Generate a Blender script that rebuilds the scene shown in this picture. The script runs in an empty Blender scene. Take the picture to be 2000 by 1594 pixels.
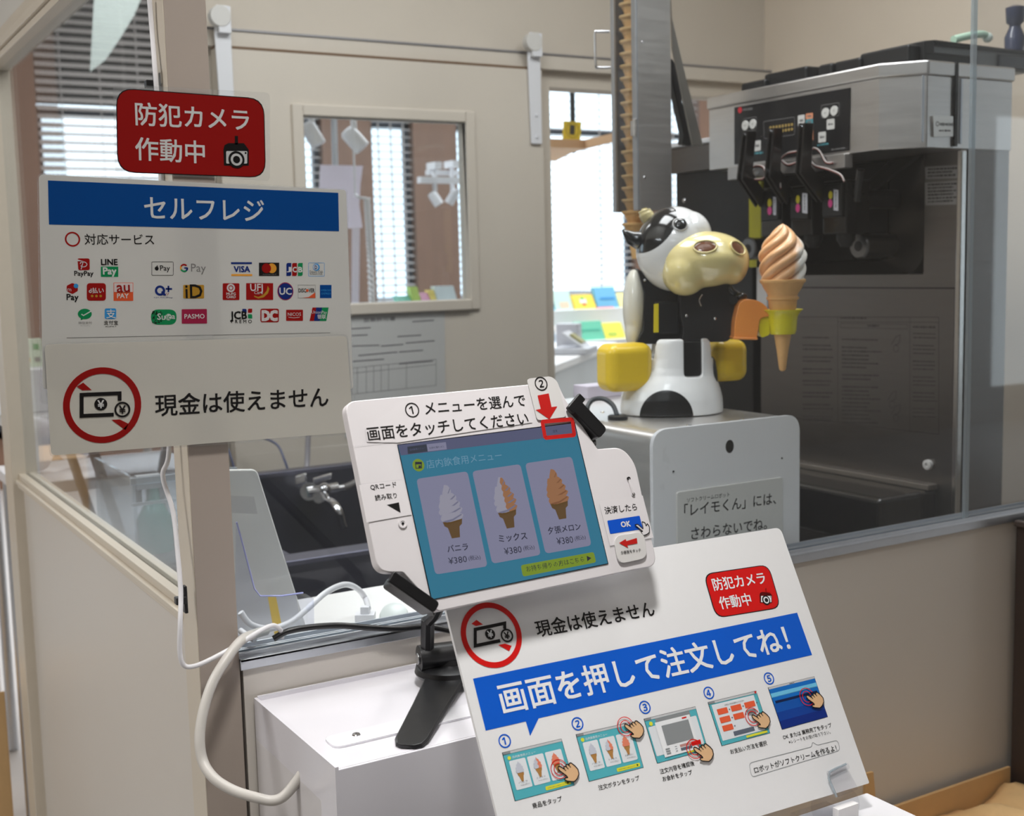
import bpy, math, random
from mathutils import Vector as V, Matrix
random.seed(4)
SC = bpy.context.scene
COL = SC.collection
# ------------------------------------------------------------------ camera
F = 2415.6                                    # focal length in pixels of the 2000 x 1594 frame
YAW, PITCH, ROLL = 0.53509845, 0.11519548, 0.02435628
EYE = V((0, 0, 1.45))
_cy, _sy, _cp, _sp = math.cos(YAW), math.sin(YAW), math.cos(PITCH), math.sin(PITCH)
FWD = V((_sy*_cp, _cy*_cp, -_sp))
_r0 = V((_cy, -_sy, 0)); _d0 = FWD.cross(_r0)
RIGHT = _r0*math.cos(ROLL) + _d0*math.sin(ROLL)
DOWN = -_r0*math.sin(ROLL) + _d0*math.cos(ROLL)
RC, FW, UP = V((_cy, -_sy, 0)), V((_sy, _cy, 0)), V((0, 0, 1))
cam = bpy.data.cameras.new('camera'); cam_ob = bpy.data.objects.new('camera', cam); COL.objects.link(cam_ob)
cam.sensor_width = 36; cam.lens = 36*F/2000; cam.clip_start = .02; cam.clip_end = 200
m = Matrix.Identity(4)
for i in range(3):
    m[i][0], m[i][1], m[i][2], m[i][3] = RIGHT[i], -DOWN[i], -FWD[i], EYE[i]
cam_ob.matrix_world = m
cam.dof.use_dof = True; cam.dof.focus_distance = 1.33; cam.dof.aperture_fstop = 9.0
SC.camera = cam_ob
# ------------------------------------------------------------------ exposure, sky, lamps
SC.view_settings.view_transform = 'Standard'; SC.view_settings.look = 'None'
SC.view_settings.gamma = 1; SC.view_settings.use_curve_mapping = False
SC.view_settings.exposure = 0.0
w = bpy.data.worlds.new('daylight'); SC.world = w; w.use_nodes = True
bg = w.node_tree.nodes['Background']; bg.inputs[0].default_value = (.86, .95, 1, 1); bg.inputs[1].default_value = 3.0
def lamp(name, loc, size, power, col=(1, .98, .955), target=None, sy=None, spread=180):
    l = bpy.data.lights.new(name, 'AREA'); l.energy = power; l.color = col; l.size = size
    if sy: l.shape = 'RECTANGLE'; l.size_y = sy
    l.spread = math.radians(spread)
    o = bpy.data.objects.new(name, l); COL.objects.link(o); o.location = loc
    d = (V(target) - V(loc)) if target else V((0, 0, -1))
    o.rotation_euler = d.to_track_quat('-Z', 'Y').to_euler()
    return o
lamp('ceiling_and_fill_light', (.42, .72, 2.72), .2, 5.1, target=(.6, 1.1, 1.0), spread=80)
lamp('ceiling_and_fill_light', (-.9, -.6, 2.74), .9, 8)
lamp('ceiling_and_fill_light', (-1.5, 1.9, 2.74), .9, 46)  # unseen lamp added to brighten the left side panel
lamp('ceiling_and_fill_light', (1.75, 1.9, 2.74), .6, 12)
lamp('ceiling_and_fill_light', (.95, 1.95, 2.74), .6, 16)  # added fill for the left-facing cone case, machine front and robot
lamp('ceiling_and_fill_light', (1.75, 1.2, 2.74), .3, 8)  # added without a known fixture, lights the robot and camera-facing sides
lamp('ceiling_and_fill_light', (7.8, -1.2, 2.74), 1.6, 60)  # invented far lamp, brightens what the machine's steel reflects
lamp('ceiling_and_fill_light', (4.5, 6, 3.95), 2.4, 190)
lamp('ceiling_and_fill_light', (1.0, 6, 3.95), 2.0, 130)
lamp('ceiling_and_fill_light', (8.0, 6, 3.95), 2.4, 190)
# ------------------------------------------------------------------ measuring: a pixel of the frame cast onto a plane of the place
def ray(x, y): return RIGHT*(x-1000) + DOWN*(y-797) + FWD*F
def pX(x, y, X): r = ray(x, y); return EYE + r*((X-EYE.x)/r.x)
def pY(x, y, Y): r = ray(x, y); return EYE + r*((Y-EYE.y)/r.y)
def pZ(x, y, Z): r = ray(x, y); return EYE + r*((Z-EYE.z)/r.z)
def pD(x, y, D): return EYE + ray(x, y)*(D/F)
def dep(p): return (V(p)-EYE).dot(FWD)
def crop(ox, oy, s): return lambda x, y: (ox + x/s, oy + y/s)
# ------------------------------------------------------------------ materials
def lin(c):
    return tuple((v/255/12.92 if v/255 <= .04045 else ((v/255+.055)/1.055)**2.4) for v in c) + (1,)
MATS = {}
def mat(name, rgb, rough=.5, metal=0, emit=0, transl=0, coat=0, noise=0, scale=20, bump=0, aniso=0, spec=.5):
    if name in MATS: return MATS[name]
    M = bpy.data.materials.new(name); M.use_nodes = True; nt = M.node_tree; N = nt.nodes; L = nt.links
    b = N['Principled BSDF']; c = lin(rgb)
    b.inputs['Base Color'].default_value = c; b.inputs['Roughness'].default_value = rough
    b.inputs['Metallic'].default_value = metal; b.inputs['Coat Weight'].default_value = coat
    b.inputs['Coat Roughness'].default_value = .06; b.inputs['Specular IOR Level'].default_value = spec
    if emit:
        b.inputs['Emission Color'].default_value = c; b.inputs['Emission Strength'].default_value = emit
        b.inputs['Base Color'].default_value = (.01, .01, .012, 1)
    if noise or bump:
        tc = N.new('ShaderNodeTexCoord'); mp = N.new('ShaderNodeMapping'); nz = N.new('ShaderNodeTexNoise')
        nz.inputs['Scale'].default_value = scale; nz.inputs['Detail'].default_value = 4
        if aniso: mp.inputs['Scale'].default_value = aniso
        L.new(tc.outputs['Object'], mp.inputs[0]); L.new(mp.outputs[0], nz.inputs['Vector'])
        if noise:
            mx = N.new('ShaderNodeMix'); mx.data_type = 'RGBA'
            mx.inputs[6].default_value = tuple(v*(1-noise) for v in c[:3])+(1,)
            mx.inputs[7].default_value = tuple(min(1, v*(1+noise)) for v in c[:3])+(1,)
            L.new(nz.outputs['Fac'], mx.inputs[0]); L.new(mx.outputs[2], b.inputs['Base Color'])
            mr = N.new('ShaderNodeMapRange'); mr.inputs[3].default_value = max(.02, rough-.07); mr.inputs[4].default_value = min(1, rough+.07)
            L.new(nz.outputs['Fac'], mr.inputs[0]); L.new(mr.outputs[0], b.inputs['Roughness'])
        if bump:
            bp = N.new('ShaderNodeBump'); bp.inputs['Strength'].default_value = bump; bp.inputs['Distance'].default_value = .002
            L.new(nz.outputs['Fac'], bp.inputs['Height']); L.new(bp.outputs[0], b.inputs['Normal'])
    if transl:
        t = N.new('ShaderNodeBsdfTranslucent'); t.inputs[0].default_value = c
        x = N.new('ShaderNodeMixShader'); x.inputs[0].default_value = transl
        L.new(b.outputs[0], x.inputs[1]); L.new(t.outputs[0], x.inputs[2]); L.new(x.outputs[0], N['Material Output'].inputs[0])
    MATS[name] = M; return M
def clear(name, tint=(255, 255, 255), amount=.0, rough=.02, haze=None):
    """thin clear sheet: transparent, with a Fresnel reflection and, for films, a little white haze"""
    if name in MATS: return MATS[name]
    M = bpy.data.materials.new(name); M.use_nodes = True; nt = M.node_tree; N = nt.nodes; L = nt.links
    N.remove(N['Principled BSDF'])
    t = N.new('ShaderNodeBsdfTransparent'); t.inputs[0].default_value = lin(tint)
    g = N.new('ShaderNodeBsdfGlossy'); g.inputs['Roughness'].default_value = rough
    fr = N.new('ShaderNodeFresnel'); ge = N.new('ShaderNodeNewGeometry'); mr = N.new('ShaderNodeMapRange'); mr.inputs[3].default_value = 1.35; mr.inputs[4].default_value = 1/1.35
    L.new(ge.outputs['Backfacing'], mr.inputs[0]); L.new(mr.outputs[0], fr.inputs[0])   # same reflection from both faces of the sheet
    x = N.new('ShaderNodeMixShader'); L.new(fr.outputs[0], x.inputs[0]); L.new(t.outputs[0], x.inputs[1]); L.new(g.outputs[0], x.inputs[2])
    o = x
    if amount:
        d = N.new('ShaderNodeBsdfDiffuse'); d.inputs[0].default_value = lin(haze or (235, 238, 240))
        y = N.new('ShaderNodeMixShader'); y.inputs[0].default_value = amount
        L.new(x.outputs[0], y.inputs[1]); L.new(d.outputs[0], y.inputs[2]); o = y
    L.new(o.outputs[0], N['Material Output'].inputs[0]); MATS[name] = M; return M
def spots(name, base, dark, patches, rough=.15, coat=.6):
    """moulded plastic in two colours: each patch is (centre, axis, half size, axis, half size)"""
    M = mat(name, base, rough, coat=coat); nt = M.node_tree; N = nt.nodes; L = nt.links; b = N['Principled BSDF']
    tc = N.new('ShaderNodeTexCoord'); prev = None
    def dot(v, ax, s):
        n = N.new('ShaderNodeVectorMath'); n.operation = 'DOT_PRODUCT'; n.inputs[1].default_value = V(ax)/s
        L.new(v, n.inputs[0]); q = N.new('ShaderNodeMath'); q.operation = 'POWER'; q.inputs[1].default_value = 2
        ab = N.new('ShaderNodeMath'); ab.operation = 'ABSOLUTE'; L.new(n.outputs['Value'], ab.inputs[0]); L.new(ab.outputs[0], q.inputs[0]); return q.outputs[0]
    for P, e1, s1, e2, s2 in patches:
        sb = N.new('ShaderNodeVectorMath'); sb.operation = 'SUBTRACT'; sb.inputs[1].default_value = P; L.new(tc.outputs['Object'], sb.inputs[0])
        ad = N.new('ShaderNodeMath'); ad.operation = 'ADD'; L.new(dot(sb.outputs[0], e1, s1), ad.inputs[0]); L.new(dot(sb.outputs[0], e2, s2), ad.inputs[1])
        lt = N.new('ShaderNodeMath'); lt.operation = 'LESS_THAN'; lt.inputs[1].default_value = 1; L.new(ad.outputs[0], lt.inputs[0])
        if prev is None: prev = lt.outputs[0]
        else:
            mx = N.new('ShaderNodeMath'); mx.operation = 'MAXIMUM'; L.new(prev, mx.inputs[0]); L.new(lt.outputs[0], mx.inputs[1]); prev = mx.outputs[0]
    mc = N.new('ShaderNodeMix'); mc.data_type = 'RGBA'; mc.inputs[6].default_value = lin(base); mc.inputs[7].default_value = lin(dark)
    L.new(prev, mc.inputs[0]); L.new(mc.outputs[2], b.inputs['Base Color'])
    return M
# ------------------------------------------------------------------ text outlines (Blender's own default font)
_TX = {}
def glyphs(s, bold=0, res=3):
    k = (s, bold)
    if k not in _TX:
        c = bpy.data.curves.new('t', 'FONT'); c.body = s; c.resolution_u = res; c.offset = bold
        o = bpy.data.objects.new('t', c); COL.objects.link(o)
        dg = bpy.context.evaluated_depsgraph_get(); dg.update()
        me = bpy.data.meshes.new_from_object(o.evaluated_get(dg))
        vs = [(v.co.x, v.co.y) for v in me.vertices]; fs = [tuple(p.vertices) for p in me.polygons]
        bpy.data.objects.remove(o); bpy.data.curves.remove(c); bpy.data.meshes.remove(me)
        x0, x1 = min(a for a, b in vs), max(a for a, b in vs); y0, y1 = min(b for a, b in vs), max(b for a, b in vs)
        _TX[k] = (vs, fs, x0, x1, y0, y1)
    return _TX[k]
# ------------------------------------------------------------------ mesh building
def frame(axis):
    a = V(axis).normalized(); h = V((0, 0, 1)) if abs(a.z) < .9 else V((1, 0, 0))
    x = h.cross(a).normalized(); return x, a.cross(x), a
def arc(c, r, a0, a1, n=6):
    return [(c[0]+r*math.cos(a0+(a1-a0)*i/n), c[1]+r*math.sin(a0+(a1-a0)*i/n)) for i in range(n+1)]
def rounded(pts, r, n=5):
    """2D polygon with its corners rounded; r is one radius or one per corner"""
    out = []; k = len(pts); P = [V(p) for p in pts]
    for i in range(k):
        ri = r[i] if isinstance(r, (list, tuple)) else r
        a, b, c = P[i-1], P[i], P[(i+1) % k]
        if ri <= 0: out.append(tuple(b)); continue
        d1, d2 = (a-b), (c-b); q = min(ri, d1.length*.49, d2.length*.49); s, e = b+d1.normalized()*q, b+d2.normalized()*q
        for j in range(n+1):
            t = j/n; out.append(tuple(s*(1-t)**2 + b*2*t*(1-t) + e*t*t))
    return out
def smoothpath(pts, n=6):
    P = [V(p) for p in pts]; out = []
    for i in range(len(P)-1):
        a, b, c, d = P[max(i-1, 0)], P[i], P[i+1], P[min(i+2, len(P)-1)]
        for j in range(n):
            t = j/n
            out.append(.5*((2*b) + (c-a)*t + (2*a-5*b+4*c-d)*t*t + (3*b-a-3*c+d)*t**3))
    out.append(P[-1]); return out
class B:
    def __init__(s): s.v = []; s.f = []; s.m = []; s.mats = []
    def mi(s, M):
        if M not in s.mats: s.mats.append(M)
        return s.mats.index(M)
    def add(s, vs, fs, M):
        k = len(s.v); s.v += [tuple(v) for v in vs]; i = s.mi(M)
        for f in fs: s.f.append(tuple(a+k for a in f)); s.m.append(i)
        return s
    def box(s, p0, p1, M):
        (a, b, c), (d, e, f) = p0, p1; a, d = min(a, d), max(a, d); b, e = min(b, e), max(b, e); c, f = min(c, f), max(c, f)
        vs = [(a, b, c), (d, b, c), (d, e, c), (a, e, c), (a, b, f), (d, b, f), (d, e, f), (a, e, f)]
        return s.add(vs, [(3, 2, 1, 0), (4, 5, 6, 7), (0, 1, 5, 4), (1, 2, 6, 5), (2, 3, 7, 6), (3, 0, 4, 7)], M)
    def obox(s, c, x, y, z, M):
        """box about c with half-extent vectors x, y, z"""
        c, x, y, z = V(c), V(x), V(y), V(z)
        vs = [c+x*i+y*j+z*k for k in (-1, 1) for i, j in ((-1, -1), (1, -1), (1, 1), (-1, 1))]
        return s.add(vs, [(3, 2, 1, 0), (4, 5, 6, 7), (0, 1, 5, 4), (1, 2, 6, 5), (2, 3, 7, 6), (3, 0, 4, 7)], M)
    def poly(s, pts, M): return s.add(pts, [tuple(range(len(pts)))], M)
    def prism(s, pts, d, M, side=None):
        n = len(pts); P = [V(p) for p in pts]; d = V(d)
        s.add(P + [p+d for p in P], [tuple(range(n)), tuple(range(2*n-1, n-1, -1))], M)
        s.add(P + [p+d for p in P], [(i, i+n, (i+1) % n + n, (i+1) % n) for i in range(n)], side or M); return s
    def tube(s, path, r, M, n=10, smooth=0, caps=True):
        P = smoothpath(path, smooth) if smooth else [V(p) for p in path]
        R = r if isinstance(r, (list, tuple)) else [r]*len(P)
        if len(R) != len(P): R = [R[min(len(R)-1, int(i*len(R)/len(P)))] for i in range(len(P))]
        t0 = (P[1]-P[0]).normalized(); x, y, _ = frame(t0); vs = []
        for i, p in enumerate(P):
            t = (P[min(i+1, len(P)-1)]-P[max(i-1, 0)]).normalized()
            x = (x - t*x.dot(t)).normalized(); y = t.cross(x)
            vs += [p + (x*math.cos(a)+y*math.sin(a))*R[i] for a in [2*math.pi*j/n for j in range(n)]]
        fs = [(i*n+j, i*n+(j+1) % n, (i+1)*n+(j+1) % n, (i+1)*n+j) for i in range(len(P)-1) for j in range(n)]
        if caps: fs += [tuple(range(n-1, -1, -1)), tuple((len(P)-1)*n+j for j in range(n))]
        return s.add(vs, fs, M)
    def cyl(s, a, b, r, M, n=20, r2=None): return s.tube([a, b], [r, r if r2 is None else r2], M, n)
    def lathe(s, o, axis, prof, M, n=32, mod=None, cap=True):
        """prof: (height, radius) along axis; mod(angle, height, radius) may change the radius"""
        x, y, a = frame(axis); o = V(o); vs = []
        for h, r in prof:
            for j in range(n):
                t = 2*math.pi*j/n; q = mod(t, h, r) if mod else r
                vs.append(o + a*h + (x*math.cos(t)+y*math.sin(t))*max(q, 1e-5))
        k = len(prof); fs = [(i*n+j, i*n+(j+1) % n, (i+1)*n+(j+1) % n, (i+1)*n+j) for i in range(k-1) for j in range(n)]
        if cap: fs += [tuple(range(n-1, -1, -1)), tuple((k-1)*n+j for j in range(n))]
        return s.add(vs, fs, M)
    def ell(s, c, x, y, z, M, nu=32, nv=18):
        c, x, y, z = V(c), V(x), V(y), V(z); vs = [c-z]
        for i in range(1, nv):
            t = -math.pi/2 + math.pi*i/nv
            vs += [c + z*math.sin(t) + (x*math.cos(a)+y*math.sin(a))*math.cos(t) for a in [2*math.pi*j/nu for j in range(nu)]]
        vs.append(c+z); fs = [(0, 1+(j+1) % nu, 1+j) for j in range(nu)]
        for i in range(nv-2): fs += [(1+i*nu+j, 1+i*nu+(j+1) % nu, 1+(i+1)*nu+(j+1) % nu, 1+(i+1)*nu+j) for j in range(nu)]
        k = 1+(nv-2)*nu; fs += [(k+j, k+(j+1) % nu, len(vs)-1) for j in range(nu)]
        return s.add(vs, fs, M)
    def loft(s, rings, M, caps=True):
        n = len(rings[0]); vs = [p for r in rings for p in r]; k = len(rings)
        fs = [(i*n+j, i*n+(j+1) % n, (i+1)*n+(j+1) % n, (i+1)*n+j) for i in range(k-1) for j in range(n)]
        if caps: fs += [tuple(range(n-1, -1, -1)), tuple((k-1)*n+j for j in range(n))]
        return s.add(vs, fs, M)
    def build(s, name, parent=None, smooth=0, bevel=0, seg=2, remesh=0, iters=0, fix=True, label=None, sub=0):
        import bmesh
        me = bpy.data.meshes.new(name); me.from_pydata(s.v, [], s.f); 
        for M in s.mats: me.materials.append(M)
        me.polygons.foreach_set('material_index', s.m)
        if fix:
            bm = bmesh.new(); bm.from_mesh(me); bmesh.ops.remove_doubles(bm, verts=bm.verts, dist=1e-6)
            bmesh.ops.recalc_face_normals(bm, faces=bm.faces); bm.to_mesh(me); bm.free()
        if smooth:
            me.polygons.foreach_set('use_smooth', [True]*len(me.polygons)); me.set_sharp_from_angle(angle=math.radians(smooth))
        o = bpy.data.objects.new(name, me); COL.objects.link(o)
        if remesh:
            r = o.modifiers.new('union', 'REMESH'); r.mode = 'VOXEL'; r.voxel_size = remesh; r.use_smooth_shade = True
            if iters: k = o.modifiers.new('soften', 'SMOOTH'); k.iterations = iters; k.factor = .5
        if bevel:
            k = o.modifiers.new('edges', 'BEVEL'); k.width = bevel; k.segments = seg; k.limit_method = 'ANGLE'; k.angle_limit = math.radians(40)
            if not smooth: me.polygons.foreach_set('use_smooth', [True]*len(me.polygons)); me.set_sharp_from_angle(angle=math.radians(30))
            k.harden_normals = True
        if sub: k = o.modifiers.new('subdivide', 'SUBSURF'); k.levels = k.render_levels = sub
        if parent is not None:
            o.parent = parent; o.matrix_parent_inverse = Matrix.Translation(-parent.location)
        if label: o['label'] = label
        return o
def tag(o, label, cat, group=None, kind=None):
    o['label'] = label; o['category'] = cat
    if group: o['group'] = group
    if kind: o['kind'] = kind
    return o
def thing(name, label, cat, loc, group=None):
    o = bpy.data.objects.new(name, None); COL.objects.link(o); o.location = loc; o.empty_display_size = .05
    return tag(o, label, cat, group)
def struct(b, name, label, cat=None, parent=None, **k):
    o = b.build(name, parent, **k)
    if parent is None: o['kind'] = 'structure'; o['label'] = label; o['category'] = cat or name.split('_')[0]
    return o
def skin_of(o):
    """finished surface of o for resting small fittings on it"""
    from mathutils.bvhtree import BVHTree
    dg = bpy.context.evaluated_depsgraph_get(); dg.update(); return BVHTree.FromObject(o, dg)
def hit(tree, x, y):
    p, n, i, d = tree.ray_cast(EYE, ray(x, y).normalized())
    return p, (n if n.dot(ray(x, y)) < 0 else -n)
def dup(root, shift, label=None):
    r = root.copy(); COL.objects.link(r); r.location = root.location + V(shift)
    if label: r['label'] = label
    for ch in list(root.children):
        c = ch.copy(); COL.objects.link(c); c.parent = r
        for g in list(ch.children):
            d = g.copy(); COL.objects.link(d); d.parent = c
    return r
# ------------------------------------------------------------------ flat print on a sheet
class Sheet:
    def __init__(s, o, u, v): s.o, s.u, s.v = V(o), V(u), V(v); s.n = s.u.cross(s.v)
    def uv(s, x, y):
        r = ray(x, y); t = (s.o-EYE).dot(s.n)/r.dot(s.n); q = EYE + r*t - s.o; return V((q.dot(s.u), q.dot(s.v)))
    def at(s, a, k=0): return s.o + s.u*a[0] + s.v*a[1] + s.n*k
    def mpp(s, x, y): return (s.uv(x+1, y)-s.uv(x, y)).length
LV = .00022
class Print:
    """coloured shapes and lettering on one sheet, collected as one mesh; positions are read in frame pixels through conv"""
    def __init__(s, sheet, conv=None, base=1): s.s = sheet; s.c = conv or (lambda x, y: (x, y)); s.b = B(); s.k = base
    def uv(s, p): return s.s.uv(*s.c(*p))
    def r(s, p, q): return q*abs(s.c(1, 0)[0]-s.c(0, 0)[0])*s.s.mpp(*s.c(*p))
    def raw(s, pts, M, lv=0): s.b.poly([s.s.at(p, LV*(s.k+lv)) for p in pts], M); return s
    def poly(s, pts, M, lv=0, rad=0, n=5):
        P = [s.uv(p) for p in pts]
        if rad: P = rounded(P, [s.r(pts[0], q) for q in rad] if isinstance(rad, (list, tuple)) else s.r(pts[0], rad), n)
        return s.raw(P, M, lv)
    def rect(s, x0, y0, x1, y1, M, lv=0, rad=0): return s.poly([(x0, y0), (x1, y0), (x1, y1), (x0, y1)], M, lv, rad)
    def disc(s, p, r, M, lv=0, ry=None, n=36):
        c = s.uv(p); r = s.r(p, r); q = s.r(p, ry) if ry else r
        return s.raw([c+V((r*math.cos(a), q*math.sin(a))) for a in [2*math.pi*i/n for i in range(n)]], M, lv)
    def ring(s, p, r, w, M, lv=0, a0=0, a1=360, n=48):
        c = s.uv(p); r0, r1 = s.r(p, r-w/2), s.r(p, r+w/2); A = [math.radians(a0+(a1-a0)*i/n) for i in range(n+1)]
        vs = [s.s.at(c+V((q*math.cos(a), q*math.sin(a))), LV*(s.k+lv)) for a in A for q in (r0, r1)]
        s.b.add(vs, [(2*i, 2*i+1, 2*i+3, 2*i+2) for i in range(n)], M); return s
    def line(s, pts, w, M, lv=0, closed=False, rad=0):
        P = [s.uv(p) for p in pts]; h = s.r(pts[0], w)/2
        if rad: P = [V(q) for q in rounded(P, s.r(pts[0], rad))]
        if closed: P = P+[P[0]]
        vs = []
        for i, p in enumerate(P):
            a = P[i-1] if i else (P[-2] if closed else P[0]); b = P[i+1] if i+1 < len(P) else (P[1] if closed else P[-1])
            d1 = (p-a).normalized() if (p-a).length > 1e-9 else (b-p).normalized(); d2 = (b-p).normalized() if (b-p).length > 1e-9 else d1
            n1, n2 = V((-d1.y, d1.x)), V((-d2.y, d2.x)); mm = (n1+n2); mm = mm.normalized() if mm.length > 1e-6 else n1
            k = h/max(.4, mm.dot(n1)); vs += [s.s.at(p+mm*k, LV*(s.k+lv)), s.s.at(p-mm*k, LV*(s.k+lv))]
        s.b.add(vs, [(2*i, 2*i+1, 2*i+3, 2*i+2) for i in range(len(P)-1)], M); return s
    def text(s, t, pl, pr, M, lv=0, bold=0, hs=1, h=None, res=2):
        """lettering whose ink runs from pl to pr (middle of its left and right ends); hs or h (pixels) sets the height"""
        vs, fs, x0, x1, y0, y1 = glyphs(t, 0, res); a, b = s.uv(pl), s.uv(pr); d = b-a; k = d.length/(x1-x0)
        e1 = d.normalized(); e2 = V((-e1.y, e1.x)); ky = (s.r(pl, h)/(y1-y0)) if h else k*hs; ym = (y0+y1)/2
        for z, (i, j) in enumerate(((bold, bold), (-bold, bold), (bold, -bold), (-bold, -bold)) if bold else ((0, 0),)):   # heavier strokes
            s.b.add([s.s.at(a + e1*((x+i-x0)*k) + e2*((y+j-ym)*ky), LV*(s.k+lv+.16*z)) for x, y in vs], fs, M)
        return s
    def dash(s, a, b, h, M, lv=0, n=9):
        """a line of print too small to read: a row of short strokes"""
        rnd = random.Random(int(a[0]*13+a[1]*7)); t = 0
        while t < .97:
            e = min(1, t+rnd.uniform(.35, 1.3)/n); f = lambda k: (a[0]+(b[0]-a[0])*k, a[1]+(b[1]-a[1])*k)
            s.line([f(t), f(e)], h*rnd.uniform(.6, 1), M, lv); t = e+rnd.uniform(.1, .3)/n
        return s
    def done(s, name, parent, label=None): return s.b.build(name, parent, fix=False, label=label)
# ------------------------------------------------------------------ common finishes
WALL = mat('painted_wall', (206, 196, 182), .75, noise=.04, scale=6)
DOORP = mat('door_paint', (208, 199, 186), .55, noise=.03, scale=5)
WARM = mat('warm_wall', (226, 212, 194), .75, noise=.04, scale=6)
PANEL = mat('laminate_panel', (204, 198, 190), .42, noise=.035, scale=4)
POST = mat('post_laminate', (168, 156, 146), .5, noise=.03, scale=8)
CREAM = mat('cream_profile', (202, 192, 176), .4, noise=.03, scale=30)
ALU = mat('aluminium', (196, 200, 206), .34, metal=.85, noise=.06, scale=60)
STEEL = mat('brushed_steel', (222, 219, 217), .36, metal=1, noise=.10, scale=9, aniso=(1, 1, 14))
STEELD = mat('dark_brushed_steel', (120, 114, 110), .34, metal=1, noise=.14, scale=9, aniso=(1, 1, 14))
CHROME = mat('chrome', (225, 225, 228), .1, metal=1)
WHITE = mat('white_plastic', (238, 236, 236), .35, noise=.015, scale=30)
WHITEM = mat('white_metal', (225, 226, 230), .4, noise=.02, scale=30)
BLACK = mat('black_plastic', (20, 20, 22), .4, noise=.15, scale=40)
BLACKG = mat('gloss_black', (10, 10, 12), .16, coat=.5)
DARK = mat('dark_housing', (34, 30, 28), .45, noise=.12, scale=20)
ACRY = clear('clear_acrylic', (246, 249, 251), .015)
ACRYE = clear('acrylic_edge', (214, 226, 232), .25)
WOOD = mat('brown_wood', (116, 88, 72), .6, noise=.22, scale=14, aniso=(1, 1, .12))
LIGHTWOOD = mat('light_wood', (222, 184, 146), .55, noise=.12, scale=14, aniso=(.15, 1, 1))
CARD = mat('cardboard', (204, 166, 116), .8, noise=.06, scale=40)
KRAFT = mat('kraft_paper', (228, 190, 136), .75, noise=.10, scale=16, bump=.4)
Y0 = 1.47
# ------------------------------------------------------------------ room shell
struct(B().box((-5, -4, -.1), (14, 9.1, 0), mat('grey_floor', (178, 176, 176), .45, noise=.06, scale=3)), 'floor', 'pale grey shop floor')
struct(B().box((-5, -4, 2.76), (14, 3.2, 2.86), mat('ceiling_board', (226, 222, 214), .8, noise=.02)), 'ceiling', 'off white ceiling over the kitchen and counter')
CEIL = MATS['ceiling_board']
struct(B().box((-5, 3.2, 4.0), (14, 9.1, 4.1), CEIL), 'ceiling', 'high off white ceiling of the shop behind the kitchen')
struct(B().box((-5, 3.15, 2.76), (14, 3.2, 4.1), CEIL), 'wall_bulkhead', 'bulkhead between the low and the high ceiling')
struct(B().box((-5.1, -4, 0), (-5, 9.1, 4.0), WALL), 'wall_left', 'plain beige side wall of the shop')
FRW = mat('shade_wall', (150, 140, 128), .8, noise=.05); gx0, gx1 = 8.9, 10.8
struct(B().box((-5, -4.1, 0), (gx0, -4, 2.76), FRW).box((gx1, -4.1, 0), (14, -4, 2.76), FRW).box((gx0, -4.1, 0), (gx1, -4, .3), FRW).box((gx0, -4.1, 2.6), (gx1, -4, 2.76), FRW), 'wall_front', 'wall behind the camera with one tall opening added to let in daylight')  # unseen opening, added so bright sky reflects in the machine's steel side
struct(B().box((14, -4, 0), (14.1, 9.1, 4.0), WALL), 'wall_far', 'plain far side wall of the shop')
struct(B().box((2.82, 1.53, 0), (2.9, 3.2, 2.76), WARM), 'wall_right', 'warm cream wall behind the ice cream machine')
YB = 3.1
wl, wr, wt = .955, 1.935, 1.962
b = B().box((wl, YB, wt+.045), (2.82, YB+.08, 2.76), WALL)                # header
b.box((1.83, YB, 0), (1.99, YB+.08, 2.02), WALL)
b.box((1.99, YB, 0), (2.82, YB+.08, .93), WALL).box((1.99, YB, 1.962), (2.82, YB+.08, 2.02), WALL)
b.box((2.66, YB, .93), (2.82, YB+.08, 1.97), WALL)
b.box((wl, YB, 0), (1.12, YB+.08, 2.02), WALL).box((1.12, YB, 0), (1.83, YB+.08, 1.3), WALL).box((1.12, YB, 1.9), (1.83, YB+.08, 2.02), WALL)
struct(b, 'wall_back', 'beige kitchen wall with a serving opening beside the sliding door')
b = B().box((wl, YB-.03, 2.006), (2.82, YB+.01, 2.046), DOORP)
struct(b, 'trim_1', 'painted beam carrying the sliding door', bevel=.002)
b = B().box((wl, YB-.034, 2.046), (2.82, YB+.004, 2.051), mat('rail_grey', (150, 148, 150), .4, metal=.5))
struct(b, 'trim_2', 'thin grey rail on top of the door beam')
struct(B().box((.985, YB-.05, 1.999), (1.932, YB-.012, 2.0055), mat('gap_shade_brown', (112, 86, 62), .7)), 'trim_8', 'thin brown shadow gap strip above the sliding door')  # solid brown strip, the darkness of the open gap put into colour
# sliding door with its own window
dx0, dx1, dz1 = .985, 1.932, 1.998
wx0, wx1, wz0, wz1 = 1.203, 1.677, 1.358, 1.842
DY0, DY1 = YB-.052, YB-.012
b = B().box((dx0, DY0, .02), (wx0, DY1, dz1), DOORP).box((wx1, DY0, .02), (dx1, DY1, dz1), DOORP)
b.box((wx0, DY0, wz1), (wx1, DY1, dz1), DOORP).box((wx0, DY0, .02), (wx1, DY1, wz0), DOORP)
door = struct(b, 'door_1', 'cream sliding door with a square window hanging on a wall rail')
b = B()
for a, c in (((wx0-.03, DY0-.01, wz0-.03), (wx0, DY0+.02, wz1+.03)), ((wx1, DY0-.01, wz0-.03), (wx1+.03, DY0+.02, wz1+.03)),
             ((wx0, DY0-.01, wz1), (wx1, DY0+.02, wz1+.03)), ((wx0, DY0-.016, wz0-.03), (wx1, DY0+.02, wz0))): b.box(a, c, DOORP)
b.build('window_frame', door, bevel=.004)
B().box((wx0, YB-.034, wz0), (wx1, YB-.03, wz1), ACRY).build('pane', door)
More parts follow.
